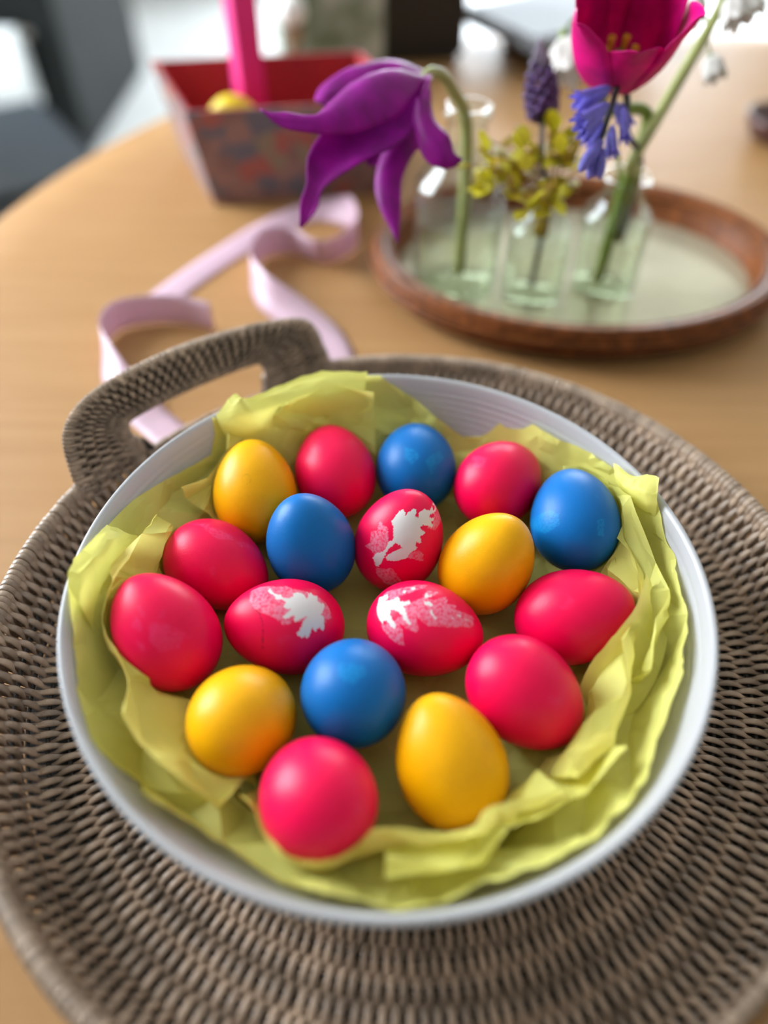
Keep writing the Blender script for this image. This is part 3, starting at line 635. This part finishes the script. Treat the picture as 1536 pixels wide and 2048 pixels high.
# ------------------------------------------------------------------ oval vase tray
VC = Vector((.155, .375, 0))
vt = thing('vase_tray', 'low oval tray with brown woven rim and pale shiny base, under the glass bottles', 'tray', VC)
def oval(n, a, b, z): return [(a * math.cos(t), b * math.sin(t), z) for t in np.linspace(0, 2 * math.pi, n, endpoint=False)]
rows = []; n = 150
for dx, z in ((-.014, .002), (-.004, .002), (.003, .012), (.007, .023), (.006, .029), (.002, .031), (-.004, .030), (-.008, .023), (-.011, .012), (-.014, .008)):
    row = []
    for j in range(n):
        t = 2 * math.pi * j / n; wob = .0009 * math.sin(j * math.pi) + (.0008 if j % 2 else -.0004)
        row.append(((.161 + dx + wob) * math.cos(t), (.121 + dx + wob) * math.sin(t), z))
    rows.append(row)
MB().grid(rows, cu=True, cv=True).build('woven_rim', M_BROWN, vt)
for k, (dx, z) in enumerate(((.0055, .0125), (.0085, .0205), (.004, .030), (-.0075, .0265))):
    MB().tube(oval(140, .161 + dx, .121 + dx, z), .0022, 6, closed=True).build('rim_cane', M_BROWN, vt)
MB().lathe([(0, .003), (1, .003), (1, .0075), (0, .0075)], 96, sx=.152, sy=.112).build('tray_base', M_CREAM, vt, 40)

# ------------------------------------------------------------------ bottles
def bottle(label, px, py, prof, wl, dz=.0076):
    p = AT(px, py, z=dz)
    g = thing('glass_bottle', label, 'bottle', (p.x, p.y, dz), 'glass bottles with flowers')
    th = .0016
    inn = [(max(r - th, 0), z if i else .004) for i, (r, z) in enumerate(prof)]
    o = cr(prof, 40); i2 = cr(inn, 40)[::-1]
    MB().lathe([(0, 0)] + [(max(q[0], 1e-4), q[1]) for q in o] + [(max(q[0], 1e-4), q[1]) for q in i2] + [(0, .004)], 48).build('glass', M_GLASS, g)
    rr = [(float(np.interp(z, [q[1] for q in prof], [q[0] for q in prof])) - th - .0003, z) for z in np.linspace(.0045, wl, 12)]
    MB().lathe([(0, .0045)] + rr + [(0, wl)], 48).build('water', M_WATER, g, 50)
    return p
B1 = bottle('tall clear glass bottle with a long neck holding the drooping purple tulip', 907, 572, [(.031, 0), (.0335, .003), (.0345, .012), (.0345, .078), (.033, .088), (.023, .100), (.0165, .108), (.0150, .120), (.0150, .130), (.0175, .133), (.0175, .137), (.0155, .139)], .060)
B2 = bottle('clear glass bottle in the middle of the three, holding the small-leaved sprig', 1060, 590, [(.022, 0), (.0242, .003), (.025, .010), (.025, .052), (.0235, .060), (.016, .068), (.0135, .073), (.0135, .083), (.0155, .086), (.0150, .089)], .044)
B3 = bottle('clear glass bottle nearest the right end of the oval tray, holding the magenta tulip', 1200, 575, [(.024, 0), (.0262, .003), (.027, .010), (.027, .056), (.0255, .064), (.019, .072), (.0165, .077), (.0165, .086), (.0190, .089), (.0185, .092)], .050)

# ------------------------------------------------------------------ flowers
def petal(ctrl, face, cup, n=18, m=11, ripple=0.0, seed=0):
    """ctrl: (x, y, z, half width); face: rough outward normal"""
    C = cr(ctrl, n); rows = []
    for i in range(n):
        p = Vector(C[i, :3]); t = Vector(C[min(i + 1, n - 1), :3] - C[max(i - 1, 0), :3]).normalized()
        f = face(i / (n - 1)) if callable(face) else Vector(face)
        s = t.cross(f).normalized(); nn = s.cross(t).normalized(); w = max(C[i, 3], .0002)
        row = []
        for j in range(m):
            v = -1 + 2 * j / (m - 1)
            rp = ripple * noise.noise(Vector((i * .35, v * 1.3, seed))) * (.4 + abs(v))
            row.append(p + s * w * v - nn * (cup * w * v * v) + nn * rp)
        rows.append(row)
    return MB().grid(rows)
def solid(o, t=.0006):
    md = o.modifiers.new('thickness', 'SOLIDIFY'); md.thickness = t; md.offset = 0; return o
def stem_mb(pts, r, n=30, k=10): 
    c = cr([tuple(p) for p in pts], n)
    return MB().tube([tuple(q) for q in c], r if not hasattr(r, '__len__') else list(np.interp(np.linspace(0, 1, n), np.linspace(0, 1, len(r)), r)), k)
def D(px, py, d): return AT(px, py, d=d)
toc = (-CF)
# purple tulip
tl = thing('purple_tulip', 'drooping deep purple tulip with long twisted pointed petals, bent over the tall bottle', 'flower', B1)
def pp(name, pts, face, cup, mt, root, ripple=.002, seed=1):
    c = [(*D(x, y, d), w * d / FPX) for x, y, d, w in pts]
    return solid(settle(petal(c, face, cup, ripple=ripple, seed=seed).build(name, mt), root))
up = Vector((0, 0, 1))
pp('petal', [(850, 152, .466, 20), (806, 146, .448, 44), (755, 168, .436, 64), (700, 208, .428, 50), (640, 236, .424, 28), (580, 236, .424, 19), (545, 229, .425, 10), (520, 219, .426, 1)], toc + up * .5, .55, M_PURPLE, tl, seed=2)
pp('petal', [(848, 150, .474, 20), (790, 128, .476, 40), (730, 138, .474, 46), (680, 160, .470, 40), (652, 192, .464, 26), (640, 206, .460, 8)], toc * .6 + up, .5, M_PURPLE, tl, seed=5)
pp('petal', [(842, 165, .470, 20), (800, 215, .464, 55), (745, 262, .456, 62), (690, 298, .450, 50), (650, 336, .447, 40), (630, 375, .445, 17), (618, 415, .444, 18), (602, 455, .444, 2)], toc + up * .2, -.25, M_PURPLE, tl, seed=8)
pp('petal', [(842, 170, .474, 20), (815, 235, .472, 46), (795, 300, .468, 30), (778, 350, .465, 27), (778, 395, .462, 24), (788, 445, .461, 12), (795, 486, .460, 1)], toc, .3, M_PURPLE, tl, seed=11)
pp('petal', [(852, 150, .464, 10), (840, 195, .452, 17), (842, 245, .446, 24), (868, 288, .443, 32), (898, 312, .443, 22), (924, 318, .444, 3)], toc + Vector((-.7, 0, .2)), .7, M_PURPLE, tl, seed=14)
pp('petal', [(846, 165, .480, 22), (815, 220, .488, 60), (780, 280, .490, 62), (750, 312, .486, 40), (738, 330, .482, 8)], toc, -.4, M_PURPLE, tl, seed=17)
lip1 = Vector((B1.x, B1.y, .152))
settle(stem_mb([D(846, 160, .468), D(864, 144, .474), D(888, 154, .484), D(908, 184, .494), lip1 + Vector((-.002, -.002, -.012)), lip1 + Vector((.002, 0, -.05)), Vector((B1.x + .004, B1.y, .02))], [.0035, .0035, .0036, .0040, .0044, .0044, .0044], 40).build('stem', M_STEM), tl)
# magenta tulip
mg = thing('magenta_tulip', 'open magenta tulip with a yellow centre, above the bluebell', 'flower', B3)
base = D(1222, 160, .475); vd = (CAM - base).normalized(); uv_ = (up - vd * up.dot(vd)).normalized()
ax = (uv_ * .62 + vd * .76 + CR * .06).normalized()
e1 = ax.orthogonal().normalized(); e1 = (CR - ax * CR.dot(ax)).normalized(); e2 = ax.cross(e1)
for k in range(6):
    outer_ = k % 2; ph = math.radians(60 * k + 30); rd = e1 * math.cos(ph) + e2 * math.sin(ph); s = 1.0 if outer_ else .93
    prof = [(0, .002, .004), (.005, .014, .012), (.017, .025, .0185), (.035, .031, .0205), (.051, .034, .0165), (.061, .037, .008), (.065, .039, .001)]
    ctrl = [(*(base + ax * a * s * 1.06 + rd * r * s), w) for a, r, w in prof]
    solid(settle(petal(ctrl, rd, .42, ripple=.0015, seed=k + 30).build('petal', M_MAGENTA), mg))
settle(MB().tube([base + ax * .002, base + ax * .022], [.004, .0035], 10).build('pistil', M_STEM), mg)
for k in range(6):
    ph = math.radians(60 * k); rd = e1 * math.cos(ph) + e2 * math.sin(ph)
    settle(MB().tube([base + ax * .004 + rd * .004, base + ax * .014 + rd * .008, base + ax * .026 + rd * .009], [.0012, .0014, .0026], 8).build('stamen', M_YEL), mg)
lip3 = Vector((B3.x, B3.y, .098))
settle(stem_mb([base + ax * .002, base - ax * .02 + Vector((0, .004, -.006)), lip3 + Vector((.002, -.002, .045)), lip3, Vector((B3.x - .002, B3.y, .015))], .0040, 30).build('stem', M_STEM2), mg)
# bluebell
bb = thing('bluebell', 'nodding violet-blue bluebell spike hanging just below the magenta tulip', 'flower', B3)
sp = [lip3 + Vector((.006, 0, -.05)), lip3 + Vector((.006, -.004, .01)), D(1252, 260, .478), D(1254, 195, .462), D(1238, 168, .448), D(1226, 205, .440), D(1208, 262, .437), D(1192, 312, .436)]
settle(stem_mb(sp, [.0024, .0024, .0023, .0022, .0020, .0018, .0014, .0010], 44).build('stem', M_DSTEM), bb)
def bell_mesh():
    rows = []; prof = [(0, .0006), (.0015, .0022), (.004, .0030), (.009, .0033), (.013, .0036), (.0148, .0039), (.0162, .0047), (.0166, .0054)]
    n = 30
    for a, r in prof:
        row = []
        for j in range(n):
            t = 2 * math.pi * j / n; lobe = .5 + .5 * math.cos(6 * t)
            f = max(0, (a - .012) / .005); rr = r * (1 - f * .30 * (1 - lobe)) * (1 - .05 * (1 - lobe)); aa = a - f * .0030 * (1 - lobe)
            row.append((rr * math.cos(t), rr * math.sin(t), aa))
        rows.append(row)
    return MB().grid(rows, cv=True).mesh('bell', M_BLUEBELL)
bm_ = bell_mesh()
def bud_mesh():
    return MB().lathe([(1e-4, 0), (.0018, .001), (.0029, .005), (.0031, .010), (.0022, .0145), (.0004, .0170)], 16).mesh('bell', M_BLUEBELL)
bud_ = bud_mesh()
def put(me, p0, p1, root, name, L=.0165, wid=1.0):
    d = p1 - p0; o = link(name, me); o.rotation_mode = 'QUATERNION'; o.rotation_quaternion = d.to_track_quat('Z', 'Y'); s = d.length / L
    o.scale = (s * wid, s * wid, s); o.location = p0; return settle(o, root)
for x0, y0, d0, x1, y1, d1, bud in ((1222, 176, .440, 1148, 200, .432, 0), (1216, 182, .447, 1152, 224, .444, 0), (1218, 208, .434, 1152, 248, .424, 0), (1212, 222, .432, 1158, 268, .426, 0), (1206, 236, .438, 1166, 284, .434, 0), (1246, 214, .438, 1250, 284, .434, 0), (1240, 206, .446, 1266, 254, .448, 0),
                                  (1224, 250, .435, 1228, 312, .432, 0), (1210, 246, .442, 1176, 300, .444, 0), (1204, 280, .434, 1158, 344, .428, 1), (1198, 292, .436, 1176, 358, .434, 1), (1206, 296, .434, 1199, 358, .431, 1), (1196, 306, .437, 1188, 356, .437, 1), (1218, 262, .440, 1216, 318, .440, 0), (1230, 200, .444, 1240, 250, .447, 0)):
    put(bud_ if bud else bm_, D(x0, y0, d0), D(x1, y1, d1), bb, 'bell', .0170 if bud else .0165, .78 if bud else .60)
# grape hyacinth
gh = thing('grape_hyacinth', 'dark violet grape hyacinth spike with a grey tip, left of the magenta tulip', 'flower', B2)
g0, g1 = D(1084, 232, .505), D(1080, 82, .500); gax = (g1 - g0).normalized(); gl = (g1 - g0).length
settle(stem_mb([Vector((B2.x, B2.y, .015)), Vector((B2.x + .001, B2.y, .09)), D(1084, 330, .507), g0, g1 - gax * .004], [.0022, .0022, .0020, .0018, .0010], 30).build('stem', M_DSTEM), gh)
fm = [MB().ball((0, 0, .0022), (.0030, .0030, .0034), 10, 7).mesh('floret', M_MUSCARI), MB().ball((0, 0, .0018), (.0026, .0026, .0030), 10, 7).mesh('floret', M_MUSC_TOP)]
ga = gax.orthogonal().normalized(); gb = gax.cross(ga)
for k in range(84):
    t = (k + .5) / 84; a = k * 2.399963; rad = .0105 * math.sin(math.pi * min(1, .12 + t * .92)) ** .8 * (1 - .45 * t) + .0008
    d = ga * math.cos(a) + gb * math.sin(a); p = g0 + gax * gl * t + d * rad
    o = link('floret', fm[1 if t > .62 else 0]); o.rotation_mode = 'QUATERNION'; o.rotation_quaternion = (d - gax * (.5 if t < .6 else -.3)).to_track_quat('Z', 'Y'); o.location = p - d * .002
    s = 1.15 - .5 * t; o.scale = (s, s, s); settle(o, gh)
# small-leaved sprig
spg = thing('leafy_sprig', 'bushy sprig of small yellow-green and bronze leaves in the middle bottle', 'plant', B2)
def leaf_mesh(mt):
    rows = []
    for i in range(9):
        t = i / 8; w = .0046 * math.sin(math.pi * min(1, t * .93 + .04)) ** .75
        rows.append([(w * v, .0125 * t, .0012 * math.sin(math.pi * t) - .10 * w * abs(v)) for v in (-1, -.5, 0, .5, 1)])
    return MB().grid(rows).mesh('leaf', mt)
lm_ = [leaf_mesh(M_LEAF), leaf_mesh(M_LEAF2)]
rs = random.Random(7)
mouth2 = Vector((B2.x, B2.y, .090))
tips = [(905, 335, .500), (935, 378, .500), (960, 300, .498), (985, 285, .505), (1010, 330, .495), (1040, 300, .500), (1060, 280, .51), (1105, 262, .505), (1140, 275, .51), (1120, 310, .495), (1075, 395, .487), (1050, 420, .485), (1100, 420, .490), (1130, 370, .500), (990, 370, .492), (1020, 390, .492), (1150, 320, .505)]
ks = 0
for x, y, d in tips:
    tip = D(x, y, d); midp = (mouth2 * .5 + tip * .5) + Vector((0, 0, .010))
    settle(stem_mb([mouth2 + Vector((rs.uniform(-.006, .006), rs.uniform(-.006, .006), -.03)), mouth2 + Vector((rs.uniform(-.004, .004), rs.uniform(-.004, .004), .004)), midp, tip], [.0011, .0010, .0008, .0005], 14, 6).build('twig', M_LEAF2), spg)
    for j in range(7):
        u = .55 + .45 * j / 6; q = mouth2 * (1 - u) ** 2 + midp * 2 * u * (1 - u) + tip * u * u
        o = link('leaf', lm_[1 if rs.random() < .30 else 0]); dv = Vector((rs.uniform(-1, 1), rs.uniform(-1, .4), rs.uniform(-.3, 1))).normalized()
        o.rotation_mode = 'QUATERNION'; o.rotation_quaternion = dv.to_track_quat('Y', 'Z'); s = rs.uniform(.85, 1.45); o.scale = (s, s, s); o.location = q; settle(o, spg)
# summer snowflakes: white bells on a thick green stem
def wbell(root, p, d, s, nm='bell'):
    ob = bpy.data.objects.new(nm, None)
    mb = MB(); Q = d.to_track_quat('Z', 'Y')
    for k in range(6):
        a = 2 * math.pi * k / 6
        ctrl = []
        for (r, z, w) in ((.001, 0, .0015), (.0055, .003, .0045), (.0075, .009, .0056), (.0080, .014, .0040), (.0095, .018, .0006)):
            ctrl.append((*(p + (Q @ Vector((r * math.cos(a), r * math.sin(a), z))) * s), w * s))
        rd = Q @ Vector((math.cos(a), math.sin(a), 0))
        b = petal(ctrl, rd, .35, 8, 5); mb.add(b.v, b.f)
    o = solid(settle(mb.build(nm, M_WHITEP), root), .0005)
    settle(MB().ball(p - d * .001 * s, (.0022 * s, .0022 * s, .0030 * s), 10, 8, d).build('calyx', M_STEM2), root)
    return o
sf = thing('snowflake_flower', 'thick slanting green stem with small white bells, right of the magenta tulip', 'flower', B3)
spath = [Vector((B3.x - .006, B3.y, .014)), lip3 + Vector((.006, 0, 0)), D(1262, 330, .517), D(1340, 192, .512), D(1432, 30, .508), D(1462, -50, .506)]
settle(stem_mb(spath, [.0034, .0038, .0042, .0042, .0038, .0034], 40).build('stem', M_STEM), sf)
tp = D(1448, -10, .507)
for (x, y, d, dx, dy, s, ps) in ((1420, 112, .530, 10, 40, .95, (1385, 112, .510)), (1392, -14, .515, -6, 40, 1.1, (1446, -40, .507)), (1462, -6, .500, 8, 40, 1.1, (1452, -46, .507)), (1494, -20, .512, 12, 40, 1.0, (1458, -48, .507))):
    p = D(x, y, d); q = D(x + dx, y + dy, d); dirv = (q - p).normalized()
    a0 = D(*ps); hi = (a0 + p) / 2 + Vector((0, 0, .010))
    settle(stem_mb([a0, hi, p], .0009, 12, 6).build('pedicel', M_STEM), sf)
    wbell(sf, p, dirv, s)
ws = thing('white_bellflower', 'single white bell flower behind the grape hyacinth, left of the magenta tulip', 'flower', B3)
settle(stem_mb([Vector((B3.x - .004, B3.y + .008, .014)), lip3 + Vector((-.005, .004, 0)), D(1200, 230, .540), D(1172, 60, .545), D(1146, 40, .545), D(1126, 72, .545)], [.002, .002, .0018, .0015, .0012, .001], 36).build('stem', M_STEM2), ws)
wbell(ws, D(1128, 76, .545), (D(1142, 160, .545) - D(1128, 76, .545)).normalized(), 1.75)

# ------------------------------------------------------------------ ribbons
def ribbon(label, pts, hw=.0135):
    c = [(*AT(px, py, z=0)[:2], z, st) for px, py, z, st in pts]
    C = cr(c, 90); rows = []
    for i in range(90):
        p = Vector(C[i, :3]); t = Vector(C[min(i + 1, 89), :3] - C[max(i - 1, 0), :3]); t.z = 0; t.normalize()
        st = min(max(C[i, 3], 0), 1); side = Vector((-t.y, t.x, 0)); w = (side * math.cos(st * math.pi / 2) + Vector((0, 0, 1)) * math.sin(st * math.pi / 2)).normalized()
        zc = max(p.z, .0010 + hw * abs(w.z)); p.z = zc
        rows.append([p + w * hw * v for v in (-1, -.5, 0, .5, 1)])
    o = solid(MB().grid(rows).build('ribbon', M_RIBBON), .0004); return tag(o, label, 'ribbon', 'pink ribbons on the table')
ribbon('pink satin ribbon curling over the table between the red gift box and the tray handle', [(318, 606, 0, 0), (380, 560, 0, 0), (450, 512, 0, 0), (520, 472, .002, .05), (600, 436, .003, .1), (660, 432, .006, .3), (704, 460, .012, .9), (716, 492, .012, 1), (690, 520, .012, .9), (640, 534, .011, .8), (585, 512, .012, .95), (530, 520, .012, 1), (506, 565, .012, .95), (530, 610, .010, .7), (590, 640, .005, .3), (645, 672, .002, .05), (672, 712, 0, 0), (676, 750, 0, 0)])
ribbon('pink satin ribbon looped on the table seen through the tray handle', [(430, 664, .012, 1), (370, 650, .012, 1), (300, 650, .012, 1), (240, 664, .012, 1), (214, 704, .012, .95), (226, 756, .009, .6), (262, 806, .004, .25), (310, 846, .001, 0), (350, 878, 0, 0), (390, 905, 0, 0)], .0125)

# ------------------------------------------------------------------ things at the far side of the table
def hexa(c8, name, mt, parent=None):
    mb = MB().add(c8, [(0, 3, 2, 1), (4, 5, 6, 7), (0, 1, 5, 4), (1, 2, 6, 5), (2, 3, 7, 6), (3, 0, 4, 7)])
    return mb.build(name, mt, parent, False)
gb0 = Vector((-.169, .498, 0)); fx = Vector((.178, .032, 0)); fy = Vector((-.050, .112, 0)); H = .088
gbx = thing('gift_box', 'open square box in dusty floral fabric with a red lining, behind the purple tulip', 'box', gb0 + fx * .5 + fy * .5)
cen = gb0 + fx * .5 + fy * .5
def ring_pts(grow, z): return [cen + (q - cen) * grow + Vector((0, 0, z)) for q in (gb0, gb0 + fx, gb0 + fx + fy, gb0 + fy)]
bo, to = ring_pts(1, .001), ring_pts(1.16, H); bi, ti = ring_pts(.95, .004), ring_pts(1.10, H)
for k in range(4):
    a, b = k, (k + 1) % 4
    w = MB().add([bo[a], bo[b], to[b], to[a]], [(0, 1, 2, 3)]); 
    mid = lambda P_, Q_: (P_ + Q_) / 2
    bm1, bm2, tm1, tm2 = mid(bo[a], bi[a]), mid(bo[b], bi[b]), mid(to[a], ti[a]), mid(to[b], ti[b])
    settle(hexa([bo[a], bo[b], bm2, bm1, to[a], to[b], tm2, tm1], 'side_panel', M_FABRIC), gbx)
    settle(hexa([bm1, bm2, bi[b], bi[a], tm1, tm2, ti[b], ti[a]], 'lining', M_RED), gbx)
settle(hexa([*ring_pts(.95, .001), *ring_pts(.95, .004)], 'bottom_panel', M_RED), gbx)
pk = gb0 + fx * .36 + fy * .62
pb = MB().box(pk + Vector((0, 0, .004 + .115)), (.024, .024, .23), math.radians(34), .002).build('pink_carton', M_PINKBOX, smooth=30)
tag(pb, 'tall narrow hot pink carton standing in the floral box', 'carton')
yq = gb0 + fx * .205 + fy * .29
yb = MB().ball(yq + Vector((0, 0, .045)), (.030, .022, .0405), 24, 16).build('sweets_bag', M_YELLOW); tag(yb, 'rounded bright yellow wrapped packet inside the floral box', 'packet')
# candle holder
cp = AT(596, 205, z=0)
ch = thing('candle_holder', 'slim metal candle holder with a round white candle, behind the floral box', 'candle holder', cp)
ztop = AT(596, 22, y=cp.y).z
settle(MB().lathe([(0, 0), (.034, 0), (.034, .004), (.010, .008), (.0075, .02), (.0070, ztop - .03), (.014, ztop - .02), (.015, ztop - .012), (0, ztop - .012)], 32, cp).build('stand', M_METAL, smooth=40), ch)
settle(MB().ball(cp + Vector((0, 0, ztop)), .0165, 24, 16).build('candle', M_WHITE), ch)
# leaf-print carrier
lp = Vector((-.075, .845, 0))
lb = thing('paper_bag', 'pale paper bag with a green leaf print, behind the candle holder', 'bag', lp)
settle(MB().box(lp + Vector((0, 0, .085)), (.125, .06, .17), math.radians(14), .004).build('bag_body', M_FLORAL, smooth=30), lb)
for s in (-1, 1):
    hq = lp + Vector((0, 0, .17)); ex = Vector((math.cos(math.radians(14)), math.sin(math.radians(14)), 0)); ey2 = Vector((-ex.y, ex.x, 0))
    settle(MB().tube([hq + ex * .03 * math.cos(t) + ey2 * .022 * s + Vector((0, 0, .045 * math.sin(t) - .002)) for t in np.linspace(0, math.pi, 16)], .002, 6).build('bag_handle', M_WHITE), lb)
# black speaker-like block and the pale board
kb = thing('black_box', 'black box at the far edge of the table, behind the vases', 'box', (.020, .950, 0))
settle(MB().box((.020, .950, .07), (.145, .10, .14), math.radians(8), .008).build('box_body', M_BLACK, smooth=30), kb)
settle(MB().box((.020, .950, .144), (.150, .105, .010), math.radians(8), .003).build('lid', M_BLACK, smooth=30), kb)
lt = thing('laptop', 'closed pale grey laptop on a dark block standing in for its shadow, at the far edge of the table', 'laptop', (.235, .965, 0))
settle(MB().box((.245, .975, .015), (.16, .10, .030), math.radians(32), .003).build('stand', M_DARK, smooth=30), lt)  # dark block added for the shadow beneath the laptop
settle(MB().box((.235, .965, .040), (.24, .165, .018), math.radians(32), .004).build('shell', M_PALE, smooth=30), lt)
# dark little dish at the right edge
dp = AT(1548, 278, z=0)
tag(MB().lathe([(0, 0), (.022, 0), (.030, .006), (.036, .018), (.0375, .026), (.0355, .027), (.028, .008), (0, .005)], 40, dp).build('small_dish', M_CHOC), 'small plum-brown dish on the table beyond the oval tray', 'dish')

# ------------------------------------------------------------------ furniture beyond the table
cb = thing('cabinet', 'tall black cabinet against the window wall, left of the table', 'cabinet', (-1.42, 2.75, ZF))
settle(MB().box((-1.42, 2.75, ZF + .50), (.86, .80, .96), 0, .006).build('carcass', M_DARK, smooth=30), cb)
settle(MB().box((-1.42, 2.75, ZF + 1.0), (.90, .84, .04), 0, .004).build('top_panel', M_BLACK, smooth=30), cb)
for k in range(2):
    x = -1.635 + .43 * k
    d_ = settle(MB().box((x, 2.34, ZF + .50), (.41, .02, .90), 0, .004).build('door', M_DARK, smooth=30), cb)
    MB().tube([(x + (.16 if k == 0 else -.16), 2.322, ZF + .45), (x + (.16 if k == 0 else -.16), 2.322, ZF + .60)], .006, 8).build('handle', M_METAL, d_).matrix_parent_inverse = d_.matrix_parent_inverse.copy() if False else Matrix.Translation(cb.location)
chx, chy = -.80, 1.22
cha = thing('chair', 'dark upholstered chair with metal legs beside the round table', 'chair', (chx, chy, ZF))
sz = ZF + .46
settle(MB().box((chx, chy, sz), (.44, .44, .06), math.radians(35), .02).build('seat', M_SEAT, smooth=40), cha)
R2 = Matrix.Rotation(math.radians(35), 3, 'Z')
def CH(x, y, z): return Vector((chx, chy, ZF + z)) + R2 @ Vector((x, y, 0))
rows = []
for i in range(9):
    z = .56 + .36 * i / 8; lean = .20 + .06 * i / 8
    rows.append([CH(-lean - .02 * math.cos(v * 1.4), .21 * v, z) for v in np.linspace(-1, 1, 9)])
bk = MB().grid(rows).build('backrest', M_NAVY); md = bk.modifiers.new('thickness', 'SOLIDIFY'); md.thickness = .035; settle(bk, cha)
for sx in (-1, 1):
    for sy in (-1, 1):
        top = .90 if sx < 0 else .45
        settle(MB().tube([CH(sx * .20, sy * .20, .0), CH(sx * .19, sy * .19, .45)] + ([CH(-.245, sy * .19, .90)] if sx < 0 else []), .013, 10).build('leg', M_METAL), cha)
rail_z = -.36
settle(MB().tube([(-1.80, 2.285, rail_z), (-1.05, 2.285, rail_z)], .010, 10).build('rail', M_METAL), cb)
for x in (-1.74, -1.11): settle(MB().tube([(x, 2.285, rail_z), (x, 2.34, rail_z)], .007, 8).build('rail_bracket', M_METAL), cb)
rows = []
for y, z in ((2.310, rail_z - .20), (2.306, rail_z - .08), (2.303, rail_z - .005), (2.293, rail_z + .012), (2.277, rail_z + .012), (2.268, rail_z - .004), (2.262, rail_z - .09), (2.258, rail_z - .20)):
    rows.append([(-1.235 + .15 * v, y + .006 * math.sin(v * 9) * (z < rail_z - .02), z) for v in np.linspace(-1, 1, 17)])
tag(solid(MB().grid(rows).build('glare_cloth', M_GLARE), .004), 'white towel hung over the rail of the black cabinet', 'glare_cloth')  # added in place of a bright reflection on the cabinet front

# ------------------------------------------------------------------ lift the whole room so that the floor is z = 0
for o in list(SC.objects):
    if o.parent is None: o.location.z += TABLE_H
